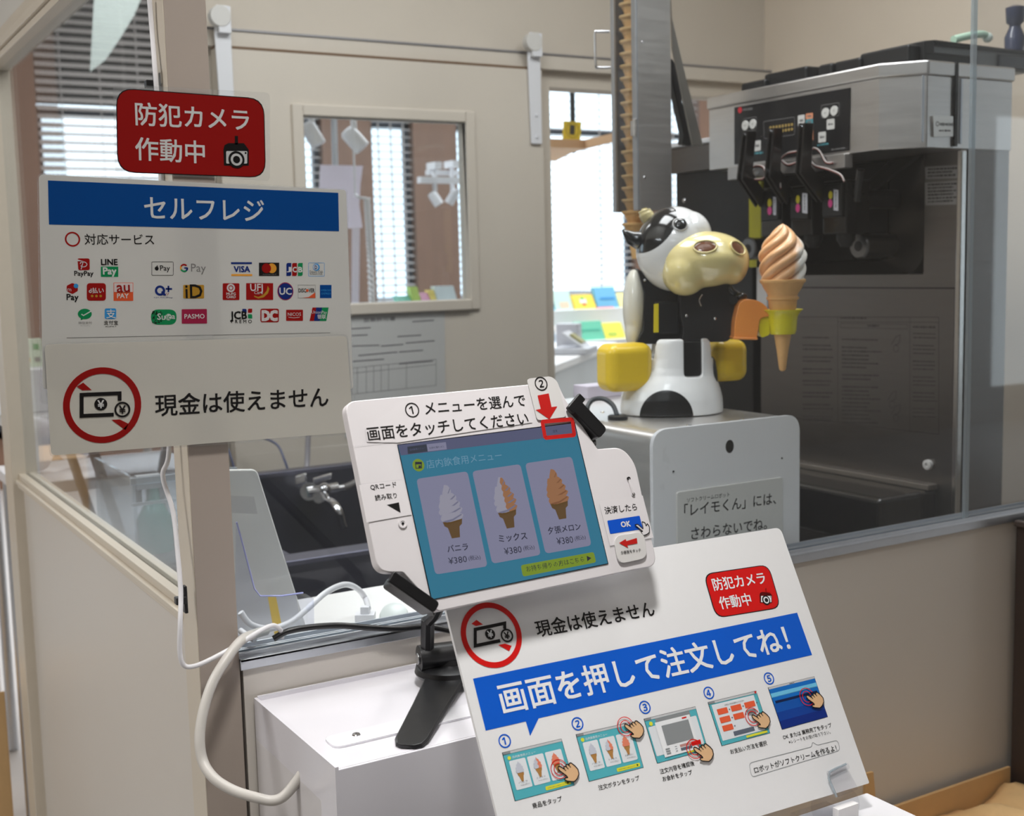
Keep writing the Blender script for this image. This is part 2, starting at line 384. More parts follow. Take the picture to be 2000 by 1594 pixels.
def hanger(x, name):
    b = B(); pts = [(x-.018, 1.79), (x+.018, 1.79), (x+.018, 2.03), (x+.014, 2.1), (x-.018, 2.1), (x-.024, 2.03)]
    b.prism([V((p[0], DY0-.004, p[1])) for p in rounded(pts, .006)], (0, -.006, 0), WHITEM)
    b.box((x-.018, DY0-.028, 2.03), (x+.014, DY0-.004, 2.095), WHITEM)
    for z in (1.81, 1.87): b.cyl((x, DY0-.01, z), (x, DY0-.014, z), .005, WHITEM, 10)
    b.cyl((x-.012, DY0-.004, 2.07), (x-.012, DY0-.03, 2.07), .026, mat('roller', (210, 208, 204), .5), 20)
    b.build('door_hanger', door, bevel=.002, label='white steel hanger strap with roller')
hanger(1.905, 'door_hanger'); hanger(1.005, 'door_hanger')
# ------------------------------------------------------------------ low partition, post and sill
ps = .428
struct(B().box((.47, Y0, .02), (4.2, Y0+.045, .955), PANEL), 'wall_partition', 'low beige laminate partition under the serving opening')
b = B()
zs = .968
b.box((.466, Y0-.004, zs-.014), (4.2, Y0+.004, zs), ALU).box((.466, Y0-.004, zs-.004), (4.2, Y0+.05, zs), ALU)
for dy in (.006, .018, .024, .044): b.box((.466, Y0+dy, zs), (4.2, Y0+dy+.003, zs+.006), ALU)
struct(b, 'trim_3', 'grooved aluminium sill along the top of the low partition', bevel=.0008)
b = B().box((.416, Y0, 0), (.466, Y0+.06, 2.76), POST).box((.4150, Y0+.0006, 0), (.4162, Y0+.06, 2.76), CREAM)
struct(b, 'trim_4', 'slim taupe corner post behind the hanging signs', bevel=.001)
# ------------------------------------------------------------------ left panel with a clear upper window
XL = .428
b = B().box((XL, 1.53, .02), (XL+.02, 2.77, 1.012), PANEL)
struct(b, 'wall_side', 'beige side panel below the clear window left of the post')
b = B().box((XL-.006, 1.53, 1.91), (XL+.026, 2.77, 2.76), mat('upper_panel', (206, 203, 196), .4, noise=.03, scale=5))
struct(b, 'wall_upper', 'pale upper side panel above the clear window')
b = B()
b.box((XL-.012, 1.53, 1.006), (XL+.03, 2.77, 1.014), CREAM).box((XL-.016, 1.53, 1.014), (XL+.02, 2.77, 1.022), CREAM)
b.box((XL-.008, 1.53, 1.022), (XL+.006, 2.77, 1.034), CREAM).box((XL+.012, 1.53, 1.022), (XL+.026, 2.77, 1.036), CREAM)
struct(b, 'trim_5', 'cream grooved rail under the clear side window', bevel=.001)
b = B()
b.box((XL-.012, 1.53, 1.872), (XL+.03, 2.77, 1.886), CREAM).box((XL-.018, 1.53, 1.886), (XL+.03, 2.77, 1.902), CREAM).box((XL-.008, 1.53, 1.902), (XL+.03, 2.77, 1.93), CREAM)
struct(b, 'trim_6', 'cream grooved rail above the clear side window', bevel=.001)
b = B().box((XL-.022, 2.77, 0), (XL+.03, 2.86, 2.76), CREAM).box((XL-.012, 2.86, 0), (XL+.03, 2.93, 2.76), CREAM)
struct(b, 'trim_7', 'cream end post of the side panel', bevel=.002)
struct(B().box((XL+.007, 1.53, 1.03), (XL+.011, 2.77, 1.876), ACRY), 'window_1', 'clear window in the side panel left of the post')
# clear screens over the partition
xs = pY(1894, 500, Y0+.012).x
struct(B().box((.468, Y0+.0105, zs+.001), (xs, Y0+.0135, 2.4), ACRY), 'window_2', 'clear acrylic screen over the partition between post and seam')
b = B().box((xs+.001, Y0+.0105, zs+.001), (3.4, Y0+.0135, 2.4), clear('hazy_acrylic', (238, 241, 243), .05))
b.box((xs-.004, Y0+.0085, zs+.001), (xs+.005, Y0+.0155, 2.4), ACRYE)
struct(b, 'window_3', 'second acrylic screen right of the vertical seam')
# ------------------------------------------------------------------ shop window wall behind everything
YW = 9.0
cols = [(-4.9, -3.2), (-.9, -.5), (1.28, 1.63), (2.5, 3.3), (3.68, 4.09), (4.45, 4.84), (6.62, 7.0), (7.35, 7.8), (10, 10.4), (12.2, 14)]
b = B().box((-5, YW, 0), (14, YW+.1, .35), WOOD).box((-5, YW, 3.7), (14, YW+.1, 4.0), WOOD)
for a, c in cols: b.box((a, YW-.06, .35), (c, YW+.1, 3.7), WOOD)
struct(b, 'wall_window_side', 'wood clad window wall of the shop behind the kitchen')
k = 4
SLAT = mat('blind_slat', (176, 172, 170), .5)
for (a, a2), (c, c2) in zip(cols[:-1], cols[1:]):
    x0, x1 = a2, c
    fr = B(); FRM = mat('window_frame_grey', (92, 98, 108), .4, metal=.4)
    for p, q in (((x0, YW+.02, .35), (x0+.04, YW+.07, 2.6)), ((x1-.04, YW+.02, .35), (x1, YW+.07, 2.6)), ((x0, YW+.02, .35), (x1, YW+.07, .4)), ((x0, YW+.02, 2.55), (x1, YW+.07, 2.6))): fr.box(p, q, FRM)
    if x1-x0 > .9: fr.box(((x0+x1)/2-.02, YW+.02, .35), ((x0+x1)/2+.02, YW+.07, 3.7), FRM)
    wo = struct(fr, 'window_%d' % k, 'tall shop window with a horizontal blind'); k += 1
    B().box((x0, YW+.04, .4), (x1, YW+.046, 3.7), ACRY).build('pane', wo)
    bl = B(); tilt = .30 if k != 7 else .9
    dy, dz = .02*math.cos(tilt), .02*math.sin(tilt)
    for i in range(56):
        z = .5 + i*.058
        bl.obox((0.5*(x0+x1), YW-.03, z), ((x1-x0)/2-.01, 0, 0), (0, dy, dz), (0, 0, .0012), SLAT)
    for f in (.2, .5, .8): bl.cyl((x0+(x1-x0)*f, YW-.03, .45), (x0+(x1-x0)*f, YW-.03, 3.68), .006, SLAT, 6)
    bl.build('blind', wo)
b = B().box((-30, YW+.2, -.2), (40, 60, -.1), mat('pavement', (62, 66, 70), .9, noise=.1, scale=1))
struct(b, 'ground', 'grey pavement outside the shop windows')
struct(B().box((-8, YW+.12, 2.68), (5.2, YW+.5, 6), mat('soffit', (120, 112, 106), .8)), 'roof', 'deep eaves outside the shop windows')
# ------------------------------------------------------------------ printing inks
def ink(name, rgb, t=0): return mat(name, rgb, .35, transl=t, spec=.3)
T = .42                                           # laminated paper lets some light through from behind
PAPER = mat('laminated_paper', (214, 213, 209), .32, transl=T)
iW, iK, iR = ink('ink_white', (226, 226, 224), T), ink('ink_black', (24, 22, 22), .1), ink('ink_red', (166, 26, 24), T)
iBl, iNav, iGr, iSky = ink('ink_blue', (11, 78, 152), T), ink('ink_navy', (26, 48, 120), .3), ink('ink_green', (22, 140, 84), .3), ink('ink_sky', (56, 150, 214), .3)
iOr, iYe, iGold, iMar, iGy = ink('ink_orange', (222, 92, 52), .3), ink('ink_yellow', (232, 160, 56), .3), ink('ink_gold', (186, 140, 48), .3), ink('ink_maroon', (160, 36, 72), .3), ink('ink_grey', (130, 128, 126), .3)
FILM = clear('laminate_film', (250, 250, 250), .05)
PY = Sheet((0, Y0-.0045, 0), (1, 0, 0), (0, 0, 1))      # plane of the hung signs, just in front of the post
def sheet_mesh(sh, pts, rad, thick, M, name, parent=None, k=0):
    P = [sh.uv(*p) for p in pts]; P = rounded(P, rad)
    return B().prism([sh.at(p, k-thick) for p in P], sh.n*thick, M).build(name, parent)
def camera_icon(p, o, s, kx=1):
    """security camera pictogram; o = its top left, s = size"""
    q = lambda x, y: (o[0]+x*s, o[1]+y*s*kx)
    p.poly([q(.44, 0), q(.56, 0), q(.56, .26), q(.44, .26)], iK, 1)
    p.poly([q(.06, .28), q(.2, .22), q(.78, .22), q(.96, .42), q(.96, .9), q(.04, .9), q(.02, .42)], iK, 1)
    p.poly([q(.12, .46), q(.9, .46), q(.9, .84), q(.12, .84)], iW, 2, rad=.04*s)
    p.disc(q(.5, .72), .3*s, iK, 3).disc(q(.5, .72), .215*s, iW, 4).disc(q(.5, .72), .13*s, iK, 5).disc(q(.84, .52), .035*s, iK, 3)
def no_cash(p, c, r, kx=1.0, sl=0.0):
    """red ring with a slash over a banknote and a coin"""
    q = lambda x, y: (c[0]+x*r, c[1]+(y-sl*x)*r)
    p.ring(c, r*.915, r*.17, iR, 1)
    p.poly([q(-.66, -.5), q(-.5, -.6), q(-.28, -.40), q(-.52, -.40)], iR, 1); p.poly([q(.22, .38), q(.44, .38), q(.66, .5), q(.58, .66)], iR, 1)
    p.line([q(.28, .25), q(-.54, .25), q(-.54, -.29), q(.43, -.29), q(.43, -.1)], r*.1, iK, 2)
    p.disc(q(-.05, -.03), r*.165, iK, 2).text('¥', q(-.13, -.03), q(.03, -.03), iW, 3, .02)
    p.ring(q(.5, .13), r*.18, r*.05, iK, 3).text('¥', q(.42, .13), q(.58, .13), iK, 3, .02)
# ------------------------------------------------------------------ red camera sign
c1 = crop(0, 0, 2.846)
S = Sheet((0, Y0-.003, 0), (1, 0, 0), (0, 0, 1))
root = thing('camera_notice', 'red rounded notice with white lettering and camera pictogram, taped high on the post', 'sign', S.at(S.uv(375, 258)))
sheet_mesh(S, [c1(628, 466), c1(1500, 516), c1(1500, 1006), c1(640, 962)], .006, .0004, FILM, 'laminate_film', root)
p = Print(S, c1); C4 = [(644, 488), (1468, 548), (1478, 990), (652, 958)]
p.poly(C4, iK, 0, rad=100).poly([(649, 493), (1463, 553), (1473, 985), (657, 953)], iR, 1, rad=98); p.done('red_field', root)
p = Print(S, c1, 3); p.text('防犯カメラ', (752, 632), (1382, 668), iW, 0, .012).text('作動中', (752, 826), (1136, 848), iW, 0, .012); p.done('lettering', root)
p = Print(S, c1, 2); camera_icon(p, (1238, 756), 150, 1.22); p.done('camera_pictogram', root)
# ------------------------------------------------------------------ self checkout sign
root = thing('checkout_sign', 'large white laminated sheet with a blue headline bar and rows of payment logos', 'sign', PY.at(PY.uv(376, 600)))
sheet_mesh(PY, [(76, 341), (676, 371), (690, 760), (84, 760)], .005, .0006, PAPER, 'paper', root)
sheet_mesh(PY, [(73, 338), (679, 369), (694, 790), (80, 790)], .006, .0003, FILM, 'laminate_edge', root, -.0008)
p = Print(PY, c1); p.poly([(266, 1003), (1880, 1072), (1884, 1286), (272, 1248)], iBl); p.done('blue_bar', root)
p = Print(PY, c1, 2); p.text('セルフレジ', (802, 1154), (1466, 1172), iW, 0, .01, hs=1.02); p.done('headline', root)
p = Print(PY, c1); p.ring((403, 1330), 38, 9, iR).text('対応サービス', (470, 1330), (856, 1332), iK, 0, .005); p.done('subtitle', root)
p = Print(PY); p.line([(130, 660), (645, 650)], 1.2, iGy); p.done('printed_rule', root)
ca, cb = crop(100, 480, 5.882), crop(400, 480, 6.897)
def logo(conv): return Print(PY, conv)
p = logo(ca); p.poly([(300, 146), (440, 146), (443, 280), (312, 282)], iR, 0, rad=22).line([(330, 190), (385, 184), (415, 212), (395, 240), (345, 246)], 10, iW, 1, rad=20).line([(366, 185), (342, 272)], 10, iW, 1)
p.poly([(298, 156), (372, 178), (300, 178)], iW, 1).text('PayPay', (266, 326), (484, 326), iK, 0, .015); p.done('payment_logo', root)
p = logo(ca); p.text('LINE', (574, 188), (760, 188), iK, 0, .03).rect(570, 240, 770, 358, iGr, 0, 6).text('Pay', (596, 302), (746, 302), iW, 1, .03); p.done('payment_logo', root)
p = logo(ca); p.line([(1155, 185), (1402, 185), (1402, 340), (1155, 340)], 5, iK, 0, True, rad=14).disc((1212, 262), 22, iK, ry=24).disc((1217, 234), 6, iK, ry=9).text('Pay', (1250, 266), (1364, 266), iK, 0, .005); p.done('payment_logo', root)
p = logo(ca)
for a0, a1, M in ((40, 150, iR), (150, 205, iYe), (205, 310, iGr), (310, 360, iNav)): p.ring((1526, 256), 38, 18, M, 0, a0, a1, 20)
p.rect(1528, 248, 1568, 264, iNav).text('Pay', (1606, 266), (1776, 270), iGy, 0, .0); p.done('payment_logo', root)
p = logo(ca); p.poly([(178, 460), (240, 428), (304, 452), (306, 520), (245, 556), (178, 522)], iR, 0, rad=12).disc((284, 462), 27, iSky, 1).text('m', (186, 506), (230, 510), iW, 1).text('Pay', (178, 600), (312, 602), iK, 0, .02); p.done('payment_logo', root)
p = logo(ca); p.rect(408, 430, 628, 632, iR, 0, 40).text('d払い', (432, 514), (602, 514), iW, 1, .015)
for x in (470, 519, 568): p.disc((x, 578), 15, iGold, 1)
p.done('payment_logo', root)
p = logo(ca); p.rect(716, 424, 942, 634, iOr, 0, 6).rect(722, 429, 936, 532, iW, 1).text('au', (752, 494), (900, 490), iR, 2, .01).text('PAY', (756, 576), (888, 576), iW, 1, .02); p.done('payment_logo', root)
p = logo(ca); p.ring((1250, 516), 46, 26, iNav).poly([(1262, 530), (1284, 516), (1322, 570), (1290, 574)], iNav, 1).rect(1336, 460, 1356, 532, iNav).rect(1314, 486, 1388, 506, iNav)
for i, M in enumerate((iR, iR)): p.line([(1312+22*i, 568), (1326+22*i, 540)], 5, M, 1)
p.text('QUICPay', (1178, 596), (1398, 598), iNav, 0, h=18); p.done('payment_logo', root)
p = logo(ca); p.rect(1516, 450, 1756, 606, iGold, 0, 14).text('iD', (1542, 524), (1734, 522), iK, 1, .01); p.done('payment_logo', root)
p = logo(ca); p.disc((386, 784), 80, iGr, ry=62).poly([(340, 830), (370, 842), (338, 856)], iGr).line([(346, 786), (370, 802), (456, 752)], 13, iW, 1).text('微信支付', (312, 888), (468, 886), iGy, 0, h=34, res=1).text('WeChatPay', (334, 920), (446, 920), iGy, 0, h=12, res=1); p.done('payment_logo', root)
p = logo(ca); p.rect(614, 720, 746, 842, iSky, 0, 22).text('支', (632, 782), (738, 782), iW, 1, .01).text('支付宝', (606, 884), (766, 884), iK, 0, .005).text('ALIPAY', (618, 928), (752, 928), iK, 0, h=13); p.done('payment_logo', root)
p = logo(ca); p.rect(1146, 732, 1440, 908, iGr, 0, 86)
for i in range(46): p.disc((1160+random.random()*110, 748+random.random()*144), 5+random.random()*4, iK, 1, n=8)
p.disc((1346, 820), 38, iW, 1).text('Su', (1218, 814), (1306, 816), iW, 2, .01).text('ic', (1322, 818), (1374, 818), iGr, 2).text('a', (1386, 820), (1420, 820), iW, 2, .01); p.done('payment_logo', root)
p = logo(ca); p.poly([(1498, 730), (1788, 726), (1790, 894), (1500, 896)], iMar, 0, rad=10).text('PASMO', (1530, 812), (1760, 810), iW, 1, .01); p.done('payment_logo', root)
p = logo(cb); p.rect(352, 222, 634, 248, iNav).rect(356, 382, 638, 408, iYe).text('VISA', (392, 316), (606, 316), iNav, 0, .03); p.done('payment_logo', root)
p = logo(cb); p.rect(728, 228, 1002, 408, iK).disc((902, 304), 62, iYe, 1).disc((828, 304), 62, iR, 2).text('mastercard', (782, 384), (958, 384), iGy, 1, h=18, res=1); p.done('payment_logo', root)
p = logo(cb)
for x, M, t in ((1098, iNav, 'J'), (1175, iR, 'C'), (1252, iGr, 'B')): p.rect(x, 232, x+66, 408, M, 0, [26, 0, 26, 0]).text(t, (x+8, 322), (x+58, 322), iW, 1, .03, h=64)
p.done('payment_logo', root)
p = logo(cb); p.line([(1396, 232), (1610, 232), (1610, 410), (1396, 410)], 5, iSky, 0, True, rad=10).disc((1502, 290), 46, iSky).disc((1494, 290), 34, iW, 1).text('D', (1478, 290), (1510, 290), iNav, 2, .02, h=44).text('Diners Club', (1414, 352), (1590, 352), iK, 0, res=1, h=36).text('INTERNATIONAL', (1416, 384), (1588, 384), iK, 0, res=1, h=15); p.done('payment_logo', root)
p = logo(cb); p.rect(240, 506, 466, 732, iR, 0, 14).ring((350, 568), 44, 22, iW, 1).disc((350, 568), 22, iW, 1).text('MUFG', (290, 648), (414, 648), iW, 1, .015).text('CARD', (290, 690), (414, 690), iW, 1, .015); p.done('payment_logo', root)
p = logo(cb); p.rect(556, 504, 920, 730, iR, 0, 6).text('UFJ', (612, 578), (778, 576), iW, 1, .015).text('Card', (664, 630), (778, 630), iW, 1)
p.poly([(846, 540), (868, 580), (850, 640), (790, 696), (720, 712), (664, 690), (662, 672), (720, 690), (786, 660), (832, 606)], iGold, 1); p.done('payment_logo', root)
p = logo(cb); p.disc((1085, 614), 108, iMar, ry=114).disc((1085, 614), 98, iNav, 1, ry=104).text('UC', (1004, 612), (1166, 614), iW, 2, .02); p.done('payment_logo', root)
p = logo(cb); p.line([(1256, 530), (1488, 530), (1488, 704), (1256, 704)], 4, iGy, 0, True).text('DISC', (1262, 602), (1364, 602), iK, 0, .02, h=48).disc((1380, 604), 19, iOr).text('VER', (1398, 602), (1476, 602), iK, 0, .02, h=48).poly([(1488, 628), (1488, 704), (1300, 704), (1400, 690)], iOr); p.done('payment_logo', root)
p = logo(cb); p.rect(1550, 528, 1706, 706, iBl).text('AMERICAN', (1560, 600), (1698, 600), iSky, 1, h=24, res=1).text('EXPRESS', (1572, 644), (1698, 644), iSky, 1, h=24, res=1); p.done('payment_logo', root)
p = logo(cb); p.text('JCB', (344, 954), (564, 952), iK, 0, .03).rect(504, 850, 562, 906, iNav, 0, [4, 20, 4, 20]).rect(580, 848, 638, 904, iR, 0, [20, 4, 20, 4]).rect(580, 922, 638, 980, iGr, 0, [4, 20, 4, 20]).text('P R E M O', (356, 1020), (632, 1020), iK, 0, .01); p.done('payment_logo', root)
p = logo(cb); p.rect(748, 848, 998, 1032, iR, 0, 30).text('DC', (772, 942), (974, 942), iW, 1, .06, h=124); p.done('payment_logo', root)
p = logo(cb); p.rect(1094, 862, 1322, 1012, iR, 0, 8).text('NICOS', (1116, 924), (1294, 922), iW, 1).line([(1126, 964), (1200, 972), (1276, 964)], 6, iW, 1); p.done('payment_logo', root)
p = logo(cb); p.poly([(1450, 832), (1500, 832), (1468, 1014), (1410, 1014)], iR, 0).poly([(1500, 832), (1580, 832), (1548, 1014), (1468, 1014)], iNav, 0).poly([(1580, 832), (1668, 832), (1636, 1014), (1548, 1014)], iGr, 0)
p.text('UnionPay', (1436, 900), (1644, 904), iW, 1, h=52).text('银联', (1516, 956), (1630, 956), iW, 1, .01); p.done('payment_logo', root)
# ------------------------------------------------------------------ cash refused sign
S = Sheet((0, Y0-.0075, 0), (1, 0, 0), (0, 0, 1)); c2 = crop(60, 320, 2.748)
root = thing('cash_notice', 'wide pale laminated strip with crossed out banknote, lowest sheet on the corner post', 'sign', S.at(S.uv(390, 770)))
sheet_mesh(S, [(87, 673), (677, 656), (691, 844), (100, 890)], .006, .0006, mat('cream_paper', (214, 211, 202), .3, transl=.36), 'paper', root)
sheet_mesh(S, [(84, 671), (680, 653), (694, 848), (97, 894)], .007, .0003, FILM, 'laminate_edge', root, -.0008)
b = B(); P = [S.uv(*q) for q in ((362, 661), (366, 655), (412, 654), (416, 660))]; b.prism([S.at(q, .0002) for q in P], S.n*.0004, FILM); b.build('tape', root)
p = Print(S, c2); no_cash(p, (386, 1296), 210, sl=.04); p.done('crossed_banknote', root)
p = Print(S, c2); p.text('現金は使えません', (668, 1298), (1596, 1250), iK, 0, .012); p.done('lettering', root)
# ------------------------------------------------------------------ instruction board
c6 = crop(860, 1030, 2.3256); BW, BH, byaw, bt = .42, .2819, -.0323, .5099
bu = V((math.cos(byaw), math.sin(byaw), 0)); bn = V((-math.sin(byaw), math.cos(byaw), 0)); bv = bn*math.sin(bt)+V((0, 0, 1))*math.cos(bt)
S = BS = Sheet(pD(1524, 1030, 1.3741)-bu*BW-bv*BH, bu, bv)
root = thing('instruction_board', 'leaning white glossy board explaining in five pictures how to order, below the tablet', 'sign', S.at((BW/2, 0)))
BOARD = mat('glossy_board', (236, 236, 237), .22, coat=.3, noise=.01, bump=.03, scale=120)
b = B(); P = rounded([(0, 0), (BW, 0), (BW, BH), (0, BH)], [.002, .002, .008, .008]); b.prism([S.at(q, -.004) for q in P], S.n*.004, BOARD); b.build('board', root)
jK, jW = mat('board_black', (26, 24, 26), .3), mat('board_white', (236, 238, 240), .25)
jB, jR, jTeal, jYe = mat('board_blue', (8, 92, 208), .25), mat('board_red', (214, 24, 22), .25), mat('board_teal', (84, 178, 190), .3), mat('board_yellow', (222, 222, 60), .3)
iWs, iKs, iRs = iW, iK, iR; iW, iK, iR = jW, jK, jR
p = Print(S, c6); no_cash(p, (232, 489), 138, sl=.21); p.done('crossed_banknote', root)
p = Print(S, c6); p.text('現金は使えません', (434, 464), (968, 368), jK, 0, .012); p.done('lettering', root)
p = Print(S, c6); p.poly([(1193, 212), (1490, 168), (1548, 366), (1252, 414)], jK, 0, rad=44).poly([(1198, 216), (1487, 172), (1543, 363), (1255, 410)], jR, 1, rad=42).text('防犯カメラ', (1236, 262), (1472, 230), jW, 2, .014).text('作動中', (1266, 346), (1408, 326), jW, 2, .014)
camera_icon(p, (1448, 278), 60, 1.25); p.k = 3; p.done('camera_badge', root)
p = Print(S, c6); p.poly([(148, 688), (1620, 388), (1688, 580), (446, 868), (408, 948), (388, 882), (206, 924)], jB); p.done('blue_banner', root)
p = Print(S, c6, 2); p.text('画面を押して注文してね！', (272, 782), (1574, 500), jW, 0, .015); p.done('headline', root)
SKIN, jO, jG, jGd, jCone = mat('print_skin', (226, 184, 140), .3), mat('print_orange', (232, 96, 60), .3), mat('print_grey', (140, 144, 146), .3), mat('print_dark_grey', (96, 104, 118), .3), mat('print_cone', (176, 128, 72), .3)
jPale, jCream, jPeach, jLt = mat('print_pale', (226, 230, 234), .3), mat('print_soft_white', (196, 200, 212), .3), mat('print_peach', (226, 132, 104), .3), mat('print_light_grey', (196, 198, 200), .3)
jBlue1, jBlue2, jBlue3 = mat('print_deep_blue', (10, 44, 130), .3), mat('print_mid_blue', (16, 110, 196), .3), mat('print_light_blue', (112, 196, 232), .3)
class Cell:
    """maps unit coordinates of a tilted picture onto the board"""
    def __init__(s, tl, tr, br, bl): s.q = [V(x) for x in (tl, tr, br, bl)]
    def __call__(s, x, y): a, b, c, d = s.q; return tuple((a*(1-x)+b*x)*(1-y) + (d*(1-x)+c*x)*y)
def soft(p, f, x, y, w, h, kind, L, mats):
    """printed soft ice in a wafer cone in the unit cell f, top at (x, y)"""
    A, Bc, Cn = mats
    q = lambda a, b: f(x+a*w, y+b*h)
    cone = [(-.3, .56), (.3, .56), (.26, .68), (.2, .72), (.08, 1.0), (-.08, 1.0), (-.2, .72), (-.26, .68)]
    p.poly([q(*c) for c in cone], Cn, L)
    left = [(0, 0), (-.06, .07), (-.24, .18), (-.22, .24), (-.36, .32), (-.3, .38), (-.4, .46), (-.3, .56)]
    rt = [(.3, .56), (.36, .46), (.3, .38), (.33, .3), (.22, .24), (.2, .16), (.07, .08)]
    if kind == 'mix':
        mid = [(-.02, .16), (.08, .26), (-.02, .36), (.08, .46), (0, .56)]
        p.poly([q(*c) for c in left+mid[::-1]], A, L+1); p.poly([q(*c) for c in [(0, 0)]+mid+rt], Bc, L+1)
    else: p.poly([q(*c) for c in left+rt], A if kind == 'white' else Bc, L+1)
def hand(p, o, s, rot=0):
    """pointing hand, fingertip at o"""
    pts = [(0, 0), (.06, -.09), (.2, -.06), (.5, .14), (.44, -.04), (.52, -.12), (.66, -.02), (.6, -.2), (.72, -.26), (.86, -.14), (.84, -.3), (.98, -.36), (1.3, -.12), (1.52, .14), (1.6, .5), (1.46, .86), (1.24, 1.08), (.74, 1.04), (.5, .92), (.56, .78), (.76, .76), (.62, .6), (.2, .3), (.04, .12)]
    P = [(o[0]+x*s, o[1]+y*s) for x, y in pts]
    p.poly(P, SKIN, 8, rad=.05*s, n=3).line(P, s*.07, jK, 9, True, rad=.05*s)
    for a, c in (((.5, .14), (.62, .26)), ((.66, -.02), (.8, .12)), ((.86, -.14), (.98, 0))): p.line([(o[0]+a[0]*s, o[1]+a[1]*s), (o[0]+c[0]*s, o[1]+c[1]*s)], s*.05, jK, 9)
def ripples(p, c, r, full=True):
    p.ring(c, r, r*.09, jR, 6, 20, 330); p.ring(c, r*.62, r*.09, jR, 6, 10, 300)
def frame_pic(f, menu):
    p = Print(S, c7); p.poly([f(0, 0), f(1, 0), f(1, 1), f(0, 1)], jK, 0).poly([f(.008, .008), f(.992, .008), f(.992, .992), f(.008, .992)], jTeal, 1).poly([f(.008, .008), f(.992, .008), f(.992, .055), f(.008, .055)], jLt, 2).poly([f(.008, .01), f(.13, .01), f(.13, .05), f(.008, .05)], jG, 3)
    if menu:
        p.disc(f(.09, .14), 15, jYe, 2).text('店内飲食用メニュー', f(.14, .14), f(.53, .14), jW, 2, h=20, res=1)
        for i, k in enumerate(('white', 'mix', 'peach')):
            x0 = .07+i*.3; p.poly([f(x0, .2), f(x0+.27, .2), f(x0+.27, .8), f(x0, .8)], jPale, 2, rad=12)
            soft(p, f, x0+.135, .24, .18, .42, k, 3, (jCream, jPeach, jCone))
            p.text(('バニラ', 'ミックス', '夕張メロン')[i], f(x0+.06, .665), f(x0+.21, .665), jGd, 4, res=1, h=13).text('¥380(税込)', f(x0+.08, .725), f(x0+.24, .725), jG, 4, h=11, res=1)
        p.poly([f(.53, .875), f(.95, .875), f(.95, .955), f(.53, .955)], jYe, 2, rad=10).text('お持ち帰りの方はこちら', f(.56, .915), f(.86, .915), jGd, 3, h=9, res=1).text('▶', f(.89, .915), f(.92, .915), jK, 3, res=1)
    return p
c7 = crop(900, 1350, 4.3478); c8b = crop(1230, 1300, 4.2553)
f1 = Cell((348, 523), (854, 404), (966, 800), (458, 936)); f2 = Cell((974, 368), (1445, 262), (1552, 650), (1086, 770))
p = frame_pic(f1, True); ripples(p, (830, 664), 70); hand(p, (816, 652), 112); p.done('step_picture', root)
p = frame_pic(f2, True); ripples(p, (1392, 302), 68); hand(p, (1380, 292), 104); p.done('step_picture', root)
c7, c7s = c8b, c7
f3 = Cell((114, 444), (544, 340), (650, 700), (226, 816)); p = frame_pic(f3, False)
p.poly([f3(.03, .2), f3(.3, .2), f3(.3, .85), f3(.03, .85)], jPale, 2, rad=10).poly([f3(.75, .2), f3(.96, .2), f3(.96, .85), f3(.75, .85)], jPale, 2, rad=10).poly([f3(.2, .06), f3(.86, .06), f3(.86, .2), f3(.2, .2)], jG, 2).disc(f3(.1, .14), 15, jYe, 3)
p.poly([f3(.17, .14), f3(.84, .14), f3(.84, .92), f3(.17, .92)], jW, 4).poly([f3(.27, .24), f3(.79, .24), f3(.79, .68), f3(.27, .68)], jG, 5).poly([f3(.68, .17), f3(.77, .17), f3(.77, .2), f3(.68, .2)], jR, 5)
p.poly([f3(.5, .735), f3(.72, .735), f3(.72, .79), f3(.5, .79)], mat('print_dull_pink', (190, 140, 134), .3), 5).poly([f3(.5, .81), f3(.72, .81), f3(.72, .87), f3(.5, .87)], jGd, 5).poly([f3(.72, .735), f3(.9, .735), f3(.9, .83), f3(.72, .83)], jR, 5).poly([f3(.62, .89), f3(.84, .89), f3(.84, .96), f3(.62, .96)], jYe, 3)
for i in range(3): p.poly([f3(.22, .74+i*.05), f3(.3, .74+i*.05), f3(.3, .775+i*.05), f3(.22, .775+i*.05)], jG, 5).poly([f3(.4, .745+i*.05), f3(.44, .745+i*.05), f3(.44, .755+i*.05), f3(.4, .755+i*.05)], jGd, 5)
ripples(p, (532, 696), 66); hand(p, (520, 690), 104); p.done('step_picture', root)
f4 = Cell((646, 306), (1050, 210), (1166, 562), (762, 670)); p = frame_pic(f4, False)
p.poly([f4(.05, .08), f4(.92, .08), f4(.92, .9), f4(.05, .9)], jPale, 2).text('お支払い方法を選択してください', f4(.3, .15), f4(.7, .15), jK, 3, h=12, res=1).poly([f4(.94, .01), f4(.99, .01), f4(.965, .07)], jR, 4)
for cx, cy in ((.12, .2), (.4, .2), (.68, .2), (.12, .39), (.4, .39), (.12, .58)): p.poly([f4(cx, cy), f4(cx+.21, cy), f4(cx+.21, cy+.13), f4(cx, cy+.13)], jO, 3, rad=4).poly([f4(cx+.235, cy+.05), f4(cx+.26, cy+.05), f4(cx+.26, cy+.08), f4(cx+.235, cy+.08)], jGd, 3)
p.poly([f4(.3, .76), f4(.72, .76), f4(.72, .86), f4(.3, .86)], jGd, 3).poly([f4(.52, .92), f4(.95, .92), f4(.95, .97), f4(.52, .97)], jYe, 3).poly([f4(.68, .38), f4(.86, .38), f4(.86, .5), f4(.68, .5)], jG, 3)
ripples(p, (1014, 428), 60); hand(p, (1004, 422), 96); p.done('step_picture', root)
f5 = Cell((1146, 184), (1532, 90), (1646, 428), (1264, 534)); p = Print(S, c8b)
p.poly([f5(0, 0), f5(1, 0), f5(1, 1), f5(0, 1)], jK, 0)
